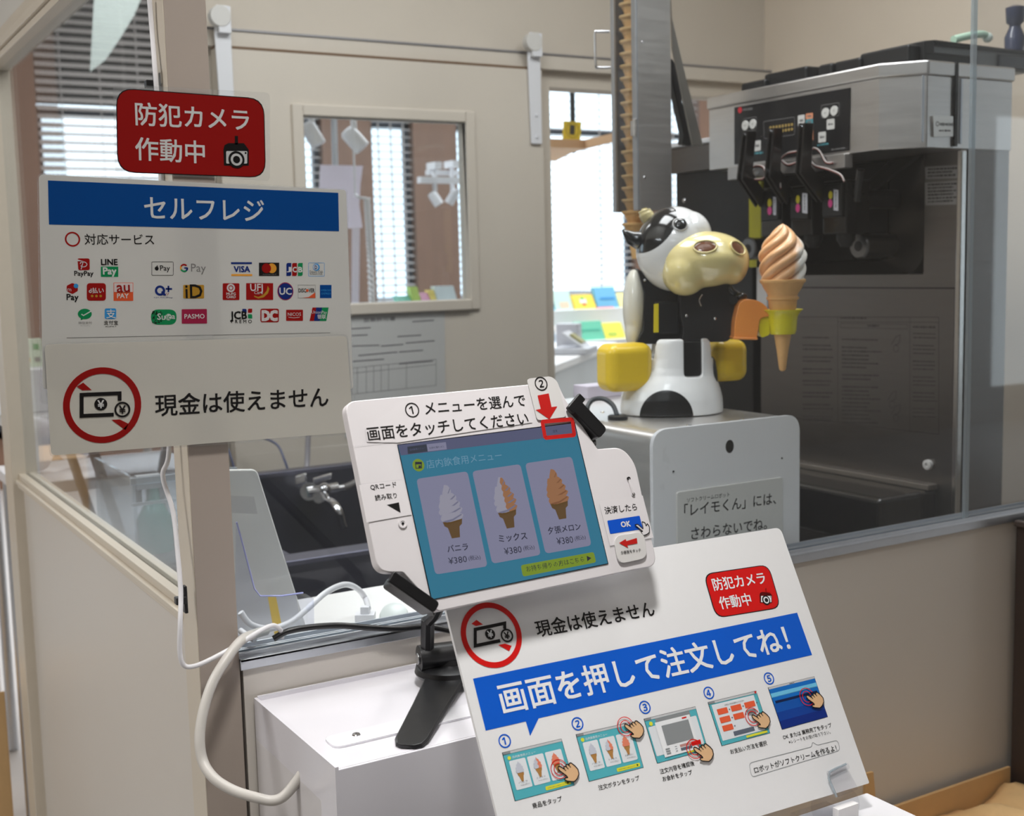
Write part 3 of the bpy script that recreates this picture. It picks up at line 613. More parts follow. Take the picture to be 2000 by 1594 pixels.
for y0, y1, M in ((.005, .05, jLt), (.05, .15, jBlue2), (.15, .25, jBlue3), (.25, .34, jBlue2), (.34, .4, jBlue2), (.4, .6, mat('print_blue_one', (16, 84, 172), .3)), (.6, .8, mat('print_blue_two', (14, 64, 152), .3)), (.8, .992, jBlue1)): p.poly([f5(.008, y0), f5(.992, y0), f5(.992, y1), f5(.008, y1)], M, 1)
p.poly([f5(.02, .17), f5(.98, .17), f5(.98, .24), f5(.02, .24)], jBlue3, 2).poly([f5(.05, .335), f5(.95, .335), f5(.95, .39), f5(.05, .39)], mat('print_navy', (14, 30, 74), .3), 2).dash(f5(.45, .028), f5(.56, .028), 5, jGd, 3, 3)
ripples(p, (1466, 262), 58); hand(p, (1456, 258), 92); p.done('step_picture', root)
for t, c, cc, r in (('①', (372, 424), c7s, 50), ('②', (990, 278), c7s, 47), ('③', (1562, 138), c7s, 45), ('④', (656, 228), c8b, 41), ('⑤', (1156, 108), c8b, 39)):
    p = Print(S, cc); p.text(t, (c[0]-r, c[1]+r*.2), (c[0]+r, c[1]-r*.2), jB, 0, .012); p.done('step_number', root)
for t, a, z, cc in (('商品をタップ', (608, 976), (856, 912), c7s), ('注文ボタンをタップ', (1168, 822), (1514, 736), c7s), ('注文内容を確認後', (1690, 684), (1980, 610), c7s), ('お会計をタップ', (1712, 748), (1962, 688), c7s),
                    ('お支払い方法を選択', (834, 718), (1138, 642), c8b), ('OK または 業務完了をタップ', (1272, 598), (1674, 494), c8b), ('※レシートをお受け取り下さい。', (1320, 638), (1666, 552), c8b)):
    p = Print(S, cc); p.text(t, a, z, jK, 0, .006 if t[0] != '※' else 0, res=2); p.done('step_caption', root)
p = Print(S, c8b); p.line([(990, 812), (1512, 676), (1516, 634), (1556, 664), (1728, 620), (1748, 706), (1012, 930)], 4, jG, 0, True, rad=30).text('ロボットがソフトクリームを作るよ！', (1034, 872), (1716, 684), jK, 0, .008, res=2); p.done('speech_bubble', root)
iW, iK, iR = iWs, iKs, iRs
# ------------------------------------------------------------------ ordering tablet in its white faceplate
c8 = crop(650, 720, 2.846)
TO, TU, TV = V((.493, .983, 1.149)), V((.99933, -.01585, .03285)), V((-.02521, .35065, .93615))
S = TS = Sheet(TO, TU.normalized(), (TV-TU*TV.dot(TU)).normalized())
root = thing('tablet', 'white framed order tablet showing three soft ice creams, held on a black stand', 'tablet', S.at((.098, 0), -.01))
FACE = mat('faceplate', (230, 226, 228), .38, noise=.012, scale=40)
out = [((66, 183), 60), ((1250, 72), 12), ((1292, 165), 40), ((1474, 446), 8), ((1608, 436), 50), ((1682, 520), 60), ((1808, 1096), 70), ((1690, 1116), 60), ((588, 1350), 14), ((392, 1132), 10), ((254, 1132), 90)]
P = [S.uv(*c8(*q)) for q, r in out]; R = [Print(S, c8).r((900, 600), r) for q, r in out]
B().prism([S.at(q, -.0135) for q in rounded(P, R, 8)], S.n*.013, FACE).build('faceplate', root, bevel=.0012)
E = 1.0
def scr(n, c, e=1): return mat('screen_'+n, c, .2, emit=.52*e)
sB, sC, sT, sK, sL, sTx, sTd = scr('blue', (64, 146, 178)), scr('card', (160, 160, 190)), scr('bar', (108, 112, 146)), scr('dark', (66, 72, 86)), scr('lime', (150, 178, 52)), scr('pale', (134, 182, 210)), scr('text', (48, 50, 70))
sV, sO, sCn, sO2, sSh = scr('vanilla', (184, 182, 200)), scr('orange', (186, 132, 92)), scr('cone', (118, 90, 54)), scr('orange_shade', (156, 104, 70)), scr('vanilla_shade', (140, 140, 168))
p = Print(S, c8); p.poly([(357, 422), (1345, 298), (1532, 1086), (546, 1288)], mat('screen_edge', (8, 8, 12), .2), 0)
p.poly([(361, 426), (1341, 304), (1527, 1083), (550, 1283)], sB, 1); p.poly([(361, 426), (1341, 304), (1356, 366), (376, 484)], sT, 2); p.done('screen', root)
p = Print(S, c8, 4); p.poly([(412, 436), (518, 422), (526, 462), (416, 476)], sK).text('店内飲食メニュー', (424, 454), (512, 442), sT, 1, res=1); p.done('menu_tab', root)
p = Print(S, c8, 4); p.poly([(520, 422), (626, 410), (632, 450), (526, 462)], sC).text('お持ち帰りメニ', (534, 444), (616, 434), sTd, 1, res=1); p.done('menu_tab', root)
p = Print(S, c8, 4); p.text('注文', (1220, 350), (1246, 347), sTd, 1, res=1); p.done('menu_tab', root)
p = Print(S, c8, 4); p.disc((474, 538), 33, sL, 0).text('店内飲食用メニュー', (518, 534), (936, 482), sTx, 0, 0)
p.rect(455, 520, 493, 534, sTd, 1).line([(458, 534), (460, 556), (492, 554), (490, 530)], 4, sTd, 1).rect(474, 540, 488, 556, sTd, 1); p.done('menu_title', root)
def swirl(p, f, x, y, w, h, a, sh, bcol, L):
    q = lambda u, v: f(x+u*w, y+v*h)
    p.poly([q(*c) for c in [(-.34, .66), (.34, .66), (.3, .76), (.2, .8), (.14, 1), (-.14, 1), (-.2, .8), (-.3, .76)]], sCn, L)
    for i, (y0, y1, r) in enumerate(((.0, .24, .16), (.14, .36, .3), (.26, .48, .38), (.38, .58, .42), (.5, .7, .4))):
        tip = [(-.04, y0)] if i == 0 else [(-r*.8, y0+.04)]
        p.poly([q(*c) for c in tip+[(r*.55, y0+.03), (r, (y0+y1)/2), (r*.8, y1-.03), (-.1, y1), (-r*.9, y1-.02), (-r, y1-.08)]], a if i % 2 == 0 or bcol else a, L+1+i, rad=6)
        p.poly([q(*c) for c in [(-r*.9, y1-.03), (0, y1-.05), (r*.8, y0+.08), (r*.86, y0+.1), (.0, y1-.015), (-.5*r, y1)]], sh, L+1+i+.5)
        if bcol: p.poly([q(*c) for c in [(.02, y0+.02), (r*.55, y0+.03), (r, (y0+y1)/2), (r*.8, y1-.03), (.06, y1-.01), (-.04, (y0+y1)/2)]], bcol, L+1+i+.3, rad=6)
cards = [Cell((462, 615), (746, 572), (858, 1100), (568, 1146)), Cell((772, 572), (1040, 532), (1154, 1036), (884, 1086)), Cell((1066, 528), (1326, 490), (1436, 984), (1180, 1030))]
ts = [('バニラ', (634, 1004), (748, 990), (640, 1072), (742, 1058), (752, 1058), (818, 1050)), ('ミックス', (920, 948), (1076, 930), (950, 1018), (1046, 1004), (1056, 1002), (1118, 994)), ('夕張メロン', (1194, 904), (1374, 878), (1242, 962), (1332, 950), (1342, 948), (1402, 938))]
for i, f in enumerate(cards):
    p = Print(S, c8, 4); p.poly([f(0, 0), f(1, 0), f(1, 1), f(0, 1)], sC, 0, rad=22)
    if i == 0: swirl(p, f, .52, .1, .56, .56, sV, sSh, None, 1)
    elif i == 1: swirl(p, f, .52, .1, .56, .56, sV, sSh, sO, 1)
    else: swirl(p, f, .52, .1, .56, .56, sO, sO2, None, 1)
    t = ts[i]; p.text(t[0], t[1], t[2], sTd, 1, .012).text('¥380', t[3], t[4], sTd, 1, 0, h=34).text('(税込)', t[5], t[6], sTd, 1, 0); p.done('menu_card', root)
p = Print(S, c8, 4); p.poly([(1042, 1094), (1448, 1020), (1462, 1078), (1054, 1158)], sL, 0, rad=14).text('お持ち帰りの方はこちら', (1072, 1116), (1394, 1060), sTd, 1).poly([(1408, 1042), (1434, 1054), (1412, 1072)], sTd, 1); p.done('takeaway_button', root)
tK, tW = mat('label_black', (18, 17, 18), .4), mat('label_white', (231, 227, 229), .38)
tR, tB = mat('label_red', (196, 30, 26), .35), mat('label_blue', (10, 86, 208), .3)
p = Print(S, c8); p.poly([(392, 186), (1066, 112), (1092, 208), (1108, 300), (360, 412), (190, 408), (178, 330)], tW, 0); p.text('①', (402, 236), (478, 226), tK, 1, .004).text('メニューを選んで', (510, 224), (1068, 176), tK, 1, .006).text('画面をタッチしてください', (192, 366), (1084, 276), tK, 1, .008); p.done('instruction_label', root, 'white label with black lettering')
STK = mat('sticker_plastic', (222, 220, 218), .3)
P = rounded([S.uv(*c8(*q)) for q in ((1076, 58), (1210, 44), (1248, 76), (1296, 270), (1134, 290))], .004)
b = B(); b.prism([S.at(q, .0004) for q in P], S.n*.0008, STK); st = b.build('arrow_sticker', root)
p = Print(S, c8, 7); p.text('②', (1120, 90), (1188, 82), tK, 0, .004).poly([(1134, 152), (1196, 140), (1212, 216), (1244, 212), (1200, 284), (1124, 232), (1152, 226)], tR, 0); p.done('arrow_print', st)
p = Print(S, c8, 8); p.line([(1160, 298), (1326, 284), (1338, 372), (1176, 388)], 20, tR, 0, True, rad=8); p.done('red_box_marker', root)
p = Print(S, c8); p.poly([(146, 648), (386, 622), (438, 812), (188, 856)], tW, 0).text('QRコード', (208, 662), (352, 646), tK, 1, .004).text('読み取り', (234, 720), (354, 704), tK, 1, .004).poly([(300, 758), (366, 744), (376, 802)], tK, 1); p.done('reader_label', root, 'white label with a black triangle')
b = B(); q0 = S.uv(*c8(388, 862)); b.lathe(S.at(q0, 0), S.n, [(0, .0042), (.0008, .0042), (.0008, .0026), (.0003, .002), (.0003, .0001)], FACE, 24); b.lathe(S.at(q0, .0006), S.n, [(0, .0013), (.0004, .0013), (.0004, .0001)], tK, 16); b.build('camera_hole', root)
p = Print(S, c8); p.poly([(1478, 738), (1722, 706), (1782, 940), (1540, 986)], tW, 0).text('決済したら', (1510, 790), (1688, 768), tK, 1, .006); p.done('payment_label', root)
p = Print(S, c8, 2); p.poly([(1524, 846), (1704, 818), (1722, 892), (1540, 920)], tB, 0, rad=6).text('OK', (1600, 868), (1652, 862), tW, 1, .03)
h = [(1674, 870), (1692, 866), (1722, 894), (1714, 852), (1732, 858), (1738, 878), (1744, 862), (1756, 880), (1756, 912), (1740, 924), (1722, 930), (1708, 908), (1720, 906)]
p.poly(h, tW, 3, rad=5).line(h, 4, tK, 4, True, rad=5); p.done('ok_button_print', root)
P = rounded([S.uv(*c8(*q)) for q in ((1554, 934), (1722, 906), (1744, 1054), (1582, 1090))], .009)
st = B().prism([S.at(q, .0006) for q in P], S.n*.0016, STK).build('touch_sticker', root, bevel=.0004)
p = Print(S, c8, 12); p.poly([(1584, 972), (1620, 950), (1624, 962), (1682, 944), (1686, 974), (1630, 984), (1634, 1000)], tR, 0).text('③画面をタッチ', (1594, 1026), (1704, 1010), tK, 0, .004); p.done('arrow_print', st)
b = B(); a, c = S.uv(*c8(1642, 612)), S.uv(*c8(1668, 700)); b.tube([S.at(a, .0005), S.at((a+c)/2, .0009), S.at(c, .0005)], .0012, FACE, 8); b.cyl(S.at(a, 0), S.at(a, .0016), .0018, tK, 12); b.cyl(S.at(c, 0), S.at(c, .0016), .0018, CHROME, 12); b.build('lock_strap', root)
for pts in (((106, 434), (356, 404)), ((140, 644), (384, 618)), ((1540, 990), (1782, 944))): p = Print(S, c8); p.line(pts, 1.4, mat('label_edge', (196, 194, 196), .5)); p.done('label_edge', root)
# ------------------------------------------------------------------ black tablet stand
ZB = .912
c2b = crop(340, 1100, 3.0303)
STAND = mat('stand_black', (24, 24, 26), .34, noise=.1, scale=60)
hub = pZ(834, 1285, ZB+.036)
root = thing('tablet_stand', 'black folding tablet stand with a splayed foot on the white box', 'stand', (hub.x, hub.y, ZB))
def jaw(p0, p1, w, name, k0=.0065):
    a, c = S.uv(*c8(*p0)), S.uv(*c8(*p1)); d = (c-a).normalized(); e = V((-d.y, d.x)); h = S.mpp(*c8(*p0))*w/2.846/2
    P = rounded([a-e*h, c-e*h, c+e*h, a+e*h], h*.7)
    b = B(); b.prism([S.at(q, -.019) for q in P], S.n*(.019+k0), STAND); return b, a, c, d, e, h
b, a, c, d, e, h = jaw((1322, 196), (1488, 372), 74, 'clamp')
b.prism([S.at(q, .001) for q in rounded([a-e*h*1.2-d*h*.2, a+e*h*1.7-d*h*.2, a+e*h*1.7+d*h*1.0, a-e*h*1.2+d*h*1.0], .002)], S.n*.0055, STAND)
b.build('clamp_jaw', root, bevel=.0014, seg=3)
b, a, c, d, e, h = jaw((330, 1172), (566, 1336), 66, 'clamp')
b.prism([S.at(q, .001) for q in rounded([a-e*h*1.0-d*h*.7, a+e*h*1.0-d*h*.7, a+e*h*1.0+d*h*1.0, a-e*h*1.0+d*h*1.0], .002)], S.n*.0055, STAND)
b.build('clamp_jaw', root, bevel=.0014, seg=3)
# back plate of the holder, hinge and upright
bc = S.uv(*c8(900, 760)); b = B()
b.prism([S.at(q, -.03) for q in rounded([bc+V((-.04, -.03)), bc+V((.04, -.03)), bc+V((.04, .03)), bc+V((-.04, .03))], .01)], S.n*.012, STAND)
for q in ((1488, 372), (566, 1336)):
    c = S.uv(*c8(*q)); b.tube([S.at(c, -.018), S.at(bc, -.024)], .008, STAND, 8)
b.build('back_plate', root, bevel=.001)
b = B()
kn = hub.copy(); kt = pD(*c2b(1502, 330), dep(hub)-.02)
b.tube([kn, kt], .0092, STAND, 8); b.tube([kt+V((0, 0, -.004)), pD(*c2b(1550, 300), dep(kt)-.02), S.at(bc, -.03)], .0075, STAND, 8)
b.build('upright', root, bevel=.001)
b = B(); ax = (RC*.9+FW*.3).normalized(); ax.z = 0; ax.normalize()
b.cyl(kn-ax*.011, kn+ax*.055, .0175, STAND, 28); b.cyl(kn-ax*.0135, kn-ax*.011, .0075, mat('screw_steel', (170, 170, 172), .25, metal=1), 16)
b.build('hinge', root, bevel=.001)
base = V((kn.x, kn.y, ZB))+ax*.03
b = B(); b.lathe(base+V((0, 0, .012)), (0, 0, 1), [(0, .044), (.004, .046), (.011, .044), (.014, .036), (.015, .02), (.022, .018)], STAND, 40); b.build('base_disc', root, smooth=35)
def foot(pts, z0):
    """tapering flat foot through (centre, half width) stations, its root raised to the base disc"""
    n = len(pts); L, Rr = [], []
    for i, (p, hw) in enumerate(pts):
        t = (V(pts[min(i+1, n-1)][0])-V(pts[max(i-1, 0)][0])).normalized(); s = V((-t.y, t.x, 0)); L.append((V(p), s*hw))
    rings = []
    for i, (p, s) in enumerate(L):
        k = i/(n-1); up = V((0, 0, z0*(1-k)**1.6)); th = V((0, 0, .0055))
        rings.append([p-s+up+V((0, 0, .0008)), p-s*.9+up+th, p+s*.9+up+th, p+s+up+V((0, 0, .0008))])
    return B().loft(rings, STAND)
tip = pZ(*c2b(1385, 1104), ZB); r1 = pZ(*c2b(1440, 900), ZB)
dirv = (tip-base).normalized(); sd = V((-dirv.y, dirv.x, 0)); Lf = (tip-base).length
st = [(base+dirv*Lf*t+V((0, 0, 0)), w) for t, w in ((.08, .028), (.25, .026), (.5, .0235), (.75, .0215), (.92, .0205), (.98, .016), (1.0, .008))]
foot(st, .014).build('foot', root, bevel=.0012, smooth=50)
for ang in (115, 180):
    r = Matrix.Rotation(math.radians(ang), 3, 'Z'); dd = r @ dirv
    Ls = .12 if ang == 115 else .066
    st = [(base+dd*Ls*t, w) for t, w in ((.08, .028), (.25, .026), (.5, .0235), (.75, .0215), (.92, .0205), (.98, .016), (1.0, .008))]
    foot(st, .014).build('foot', root, bevel=.0012, smooth=50)
# ------------------------------------------------------------------ white acrylic box carrying the stand
bx0, bx1, by0, by1 = .481, .95, 1.205, 1.466
WB = mat('white_acrylic', (222, 220, 226), .2, coat=.1, noise=.01)
WBS = mat('box_side', (212, 209, 210), .35)
root = thing('equipment_box', 'white acrylic box under the tablet stand, against the partition', 'box', ((bx0+bx1)/2, (by0+by1)/2, .70))
B().box((bx0+.004, by0+.004, ZB-.006), (bx1, by1-.003, ZB), WB).build('top', root)
B().box((bx0+.002, by0, .70), (bx1, by0+.004, ZB), WB).build('front', root, bevel=.0008)
b = B(); b.box((bx0, by0-.001, ZB-.05), (bx0+.004, by1, ZB+.004), WB).box((bx0, by0+.075, .70), (bx0+.004, by1, ZB-.05), WBS).box((bx0, by0+.045, .75), (bx0+.003, by0+.075, ZB-.05), WBS)
b.box((bx0, by0-.001, .70), (bx0+.004, by0+.045, ZB-.05), WB); b.build('side', root)
B().box((bx0+.004, by1-.003, .70), (bx1, by1, ZB+.006), WB).build('back', root)
lp = [pZ(*c2b(*q), ZB) for q in ((900, 1040), (1756, 880), (1790, 1010), (945, 1090))]
lx0, lx1, ly1, ly0 = lp[0].x-.004, bx1-.02, (lp[0].y+lp[1].y)/2, by0+.055
P = rounded([(lx0, ly0), (lx1, ly0), (lx1, ly1+.01), (lx0, ly1+.01)], .012)
b = B(); b.prism([V((x, y, ZB)) for x, y in P], (0, 0, .003), mat('lid_plate', (232, 231, 236), .1, coat=.4)); sc = pZ(*c2b(1098, 1015), ZB)
lid = b.build('lid_plate', root, bevel=.0006)
b = B(); b.lathe((lx0+.035, ly1-.006, ZB+.003), (0, 0, 1), [(0, .005), (.0015, .0042), (.002, .0015)], CHROME, 18); b.build('screw', lid)
# ------------------------------------------------------------------ robot cabinet behind the partition
ZR = 1.188; YP = 1.535
c6b = crop(1100, 740, 3.846)
px0, px1 = pY(1275, 900, YP).x, pY(1562, 900, YP).x
root = thing('robot_cabinet', 'low steel cabinet with a white rounded front plate, carrying the cow robot', 'cabinet', ((px0+px1)/2, YP+.2, 0))
P = rounded([(px0, .02), (px1, .02), (px1, ZR), (px0, ZR)], [0, 0, .03, .03], 10)
PLATE = mat('plate_white', (246, 244, 243), .3, noise=.012, coat=.1)
B().prism([V((x, YP, z)) for x, z in P], (0, .008, 0), PLATE, mat('plate_edge', (196, 196, 198), .35)).build('front_plate', root, bevel=.0006)
cx0, cx1, cy0, cy1 = px0+.004, px1-.004, YP+.008, YP+.5
P = rounded([(cx0, .02), (cx1, .02), (cx1, ZR-.003), (cx0, ZR-.003)], [0, 0, .024, .024], 10)
b = B(); n = len(P); rings = [[V((x, y, z)) for x, z in P] for y in (cy0, cy1)]; b.loft(rings, STEEL); b.build('body', root, smooth=40)
SPp = Sheet((0, YP, 0), (1, 0, 0), (0, 0, 1))
p = Print(SPp); p.disc((1425, 872), 8, BLACKG, 0, ry=10); p.done('camera_hole', root)
for q in ((1315, 921), (1527, 895)):
    b = B(); a = SPp.at(SPp.uv(*q)); b.cyl(a, a+V((0, -.001, 0)), .0016, mat('screw_dark', (60, 60, 62), .3, metal=1), 12); b.build('screw', root)
S = SPp; PLQ = mat('plaque', (230, 227, 220), .22, coat=.3)
pl = [S.uv(*c6b(*q)) for q in ((846, 848), (1642, 736), (1668, 1240), (846, 1340))]
pl[2] = V((pl[1].x, pl[1].y-.135)); pl[3] = V((pl[0].x, pl[2].y)); pl[0].y = pl[1].y
b = B(); b.prism([S.at(q, .0) for q in rounded(pl, .005)], S.n*.003, PLQ); pq = b.build('plaque', root, bevel=.0008)
nK = mat('plaque_lettering', (44, 42, 42), .4)
p = Print(S, c6b, 15); p.text('ソフトクリームロボット', (920, 912), (1240, 866), nK, res=2); p.done('lettering', pq); p = Print(S, c6b, 15); p.text('「レイモくん」には、', (900, 988), (1588, 894), nK, 0, .008); p.done('lettering', pq); p = Print(S, c6b, 15); p.text('さわらないでね。', (952, 1164), (1520, 1084), nK, 0, .008); p.done('lettering', pq)
for q in ((945, 350), (1355, 311), (295, 252)):
    a = pZ(*c6b(*q), ZR-.003); b = B(); b.lathe(a, (0, 0, 1), [(0, .0045), (.0018, .0035), (.0022, .001)], CHROME, 16); b.build('top_screw', root)
g0 = pZ(*c6b(410, 305), ZR-.003)
b = B(); b.lathe(g0, (0, 0, 1), [(0, .017), (.006, .017), (.008, .014), (.008, .006)], BLACK, 28); b.build('cable_grommet', root, smooth=40)
dg0 = dep(g0)
b = B(); b.tube([g0+V((0, 0, .004)), pD(*c6b(400, 260), dg0), pD(*c6b(370, 195), dg0+.01), pD(*c6b(300, 150), dg0+.02), pD(*c6b(220, 160), dg0+.03), pD(*c6b(180, 220), dg0+.02), pD(*c6b(196, 290), dg0+.01), pZ(*c6b(200, 306), ZR+.003)], .0042, mat('grey_cable', (58, 62, 66), .45), 10, 6)
tag(b.build('robot_cable', None, smooth=60), 'short dark grey cable looping out of a grommet beside the cow robot', 'cable')
# ------------------------------------------------------------------ cow robot
c5 = crop(1130, 370, 3.188)
rb = pZ(1312, 806, ZR-.003); D0 = dep(rb); MP = D0/F/3.188          # metres per pixel of that crop
RB = lambda x, y, d=0: pD(*c5(x, y), D0+d)
root = thing('cow_robot', 'white cow headed robot with yellow arms on the steel cabinet, holding a soft ice', 'robot', rb)
YEL, PALE = mat('arm_yellow', (242, 204, 46), .32, coat=.15), mat('snout_cream', (242, 224, 158), .16, coat=.6)
BLK = mat('robot_black', (14, 14, 16), .38); BLKG = mat('robot_gloss_black', (12, 13, 16), .12, coat=.6); PLT = mat('robot_plate', (40, 39, 40), .3)
WHR = (244, 243, 242)
def bake(o):
    """apply the modifiers of o and keep the result as its mesh"""
    dg = bpy.context.evaluated_depsgraph_get(); dg.update(); me = bpy.data.meshes.new_from_object(o.evaluated_get(dg)); o.modifiers.clear(); o.data = me
# body: tapered oval barrel with a slot for the neck
zt = (RB(540, 935)-rb).dot(UP)+.002
stn = [(0, 578, 316), (.05, 578, 318), (.2, 580, 312), (.32, 585, 294), (.42, 594, 268), (.52, 608, 238), (.62, 624, 214), (.74, 636, 200), (.85, 640, 195), (.95, 640, 188), (1.0, 640, 168)]
rings = []
for k, cx, hw in stn:
    c = rb + RC*((cx-580)*MP) + UP*(zt*k+.0015)
    rings.append([c + RC*(hw*MP*math.copysign(abs(math.cos(t))**.9, math.cos(t))) + FW*(max(hw, 230)*.82*MP*math.copysign(abs(math.sin(t))**.9, math.sin(t))) for t in [2*math.pi*i/48 for i in range(48)]])
spA = rb - FW*(310*.86*MP) + RC*(-62*MP) ; spB = rb + RC*(300*MP) + UP*(zt*.48)
BODY = spots('robot_white', WHR, (8, 8, 10), [(rb+RC*(-62*MP), RC, 160*MP, UP, 165*MP)], .34, .1)
b = B(); b.loft(rings, BODY); body = b.build('body', root, smooth=60)
sc = rb + RC*((690-580)*MP) + UP*(zt*.84)
b = B(); b.obox(sc, RC*(58*MP), FW*.2, UP*(zt*.33), BODY)
b2 = b.build('cut', None, bevel=.006, seg=3)
b3 = B().obox(rb+RC*((646-580)*MP)+UP*(zt*1.02), RC*.2, FW*(190*.5*MP), UP*(zt*.28), BODY).build('cut', None, bevel=.006, seg=3)
for c in (b2, b3):
    mo = body.modifiers.new('slot', 'BOOLEAN'); mo.operation = 'DIFFERENCE'; mo.object = c; mo.solver = 'EXACT'
bake(body)
for c in (b2, b3): bpy.data.objects.remove(c)
rm = body.modifiers.new('union', 'REMESH'); rm.mode = 'VOXEL'; rm.voxel_size = .0016; rm.use_smooth_shade = True
sm = body.modifiers.new('soften', 'SMOOTH'); sm.iterations = 8; sm.factor = .5
# dark oval on the right flank
b = B(); q0 = rb+RC*(282*MP)+UP*(zt*.42); b.ell(q0-RC*(28*MP), RC*(30*MP), FW*(95*MP), UP*(150*MP), BLK); b.build('side_patch', root, smooth=80)
# black insert seen in the slot
b = B(); b.obox(rb+RC*((690-580)*MP)+UP*(zt*.62), RC*(62*MP), FW*(120*MP), UP*(zt*.36), BLK); b.build('neck_socket', root, bevel=.003)
# arms
aa = (RC*.93+FW*.37).normalized(); ab = (FW*.93-RC*.37).normalized()
def arm(p, l, w, h, name):
    b = B(); b.obox(p, aa*l, ab*w, UP*h, YEL); o = b.build(name, root, bevel=.019, seg=6); return o
arm(RB(285, 1105, -.035), .044, .032, .0415, 'arm'); arm(RB(905, 1062, .045), .034, .034, .037, 'arm')
# upper body
SH = mat('shell_white', (232, 228, 214), .25, coat=.3)
b = B(); b.ell(RB(348, 730, .03), RC*.021, FW*.04, UP*.0665, SH); b.ell(RB(345, 880, .03), RC*.016, FW*.03, UP*.035, SH); b.build('back_shell', root, remesh=.002, iters=6)
b = B(); P = [(365, 490), (470, 560), (640, 660), (640, 960), (350, 965), (400, 880), (410, 640)]
b.prism([RB(x, y, -.005) for x, y in P], FW*.055, BLK)
b.prism([RB(x, y, -.02) for x, y in [(480, 700), (625, 700), (625, 900), (480, 900)]], FW*.05, BLK); b.build('arm_link', root, bevel=.002)
b = B(); b.prism([RB(x, y, -.022) for x, y in [(470, 715), (498, 710), (498, 890), (468, 892)]], FW*.004, mat('caution_yellow', (226, 206, 30), .4)); b.build('caution_strip', root)
b = B(); b.prism([RB(x, y, -.032) for x, y in rounded([(632, 560), (900, 560), (990, 640), (985, 880), (930, 950), (640, 955), (655, 870), (634, 780)], 30)], FW*.035, PLT)
b.prism([RB(x, y, .0) for x, y in [(640, 900), (740, 900), (740, 1130), (650, 1150)]], FW*.03, BLK)
pl_ = b.build('side_plate', root, bevel=.0015)
for q in ((672, 786), (850, 805), (412, 566)):
    b = B(); a = RB(q[0], q[1], -.033 if q[0] > 500 else -.006); b.ell(a, RC*.0026, FW*.0015, UP*.0026, CHROME, 12, 8); b.build('screw', pl_, smooth=60)
b = B(); b.tube([RB(770, 655, -.034), RB(752, 690, -.034), RB(764, 728, -.034)], .0013, CHROME, 8, 5)
b.build('wire_clip', pl_, smooth=60)
b = B(); b.tube([RB(900, 560, -.02), RB(960, 640, -.03), RB(1010, 668, -.03)], .006, BLKG, 12); b.cyl(RB(965, 690, -.045), RB(965, 690, -.02), .0075, PLT, 18); b.ell(RB(1010, 665, -.035), RC*.012, FW*.01, UP*.007, BLKG, 16, 10); b.build('gripper_joint', root, smooth=50)
# gripper: orange claw and yellow cup
ORG = mat('claw_orange', (255, 160, 76), .3, coat=.3); LIM = mat('holder_yellow', (236, 222, 36), .3, coat=.2)
P = [(968, 925), (974, 820), (1000, 705), (1040, 682), (1120, 690), (1180, 735), (1190, 790), (1130, 800), (1112, 930)]
b = B(); b.prism([RB(x, y, -.065) for x, y in rounded(P, [8, 30, 40, 20, 40, 40, 10, 30, 8])], FW*.045, ORG); b.prism([RB(x, y, -.068) for x, y in [(964, 918), (1118, 924), (1116, 938), (964, 934)]], FW*.05, ORG)
b.build('claw', root, bevel=.004, seg=3)
hc = RB(1270, 1132, -.045)+UP*(227*MP)
hp = [(150, 118), (138, 100), (120, 90), (80, 84), (20, 82), (0, 74)]
b = B(); b.lathe(hc, (0, 0, 1), [(h*MP, r*MP) for h, r in [(0, 60), (0, 74), (20, 82), (80, 86), (112, 92), (132, 104), (146, 120), (150, 120), (146, 112), (130, 96), (80, 80), (30, 70)]], LIM, 40, cap=False)
b.prism([RB(x, y, -.06) for x, y in rounded([(1122, 800), (1186, 780), (1190, 905), (1140, 925), (1124, 890)], 14)], FW*.03, LIM)
b.build('cone_holder', root, smooth=45)
# head: white skull with black patch, ear, horn, eyes and a large snout
hcx = RB(598, 372, -.01); R = 248*MP
HEAD = spots('head_white', WHR, (12, 13, 16), [(RB(456, 252, 0), (RC*.66+UP*.75).normalized(), 176*MP, (RC*.75-UP*.66).normalized(), 84*MP)], .14, .6)
b = B(); b.ell(hcx, RC*R*.96, FW*R*1.0, UP*R*1.06, HEAD, 64, 40); b.ell(RB(690, 290, -.02), RC*R*.55, FW*R*.7, UP*R*.62, HEAD, 48, 30)
sk = skin_of(b.build('skull', root, remesh=.0018, iters=6))
b = B(); b.tube([RB(455, 205, .0), RB(425, 165, .0), RB(412, 135, .0), RB(408, 118, 0)], [.0125, .0125, .011, .005], mat('horn_cream', (232, 216, 160), .25, coat=.3), 20, 5); b.build('horn', root, smooth=80)
b = B(); tipp = RB(274, 250, -.02); rt_ = RB(425, 305, -.02); e1 = (rt_-tipp); 
rr = [(0, .0015), (.12, .006), (.35, .0125), (.6, .0155), (.85, .0145), (1.05, .010)]
b.tube([tipp+e1*k + UP*(-.010*math.sin(min(1, k)*math.pi)) for k, _ in rr], [r for _, r in rr], BLKG, 20); b.build('ear', root, smooth=80)
b = B(); ey, nrm = hit(sk, *c5(632, 217)); ex, eyy, _ = frame(nrm)
b.ell(ey+nrm*.0005, ex*.0112, eyy*.0122, nrm*.004, BLKG, 28, 14); b.build('eye', root, smooth=80)
b = B(); ring_ = mat('eye_rim', (200, 198, 196), .2); b.lathe(ey-nrm*.002, nrm, [(0, .0135), (.0032, .013), (.0036, .0115), (.002, .011)], ring_, 32, cap=False); b.build('eye_rim', root, smooth=50)
b = B()
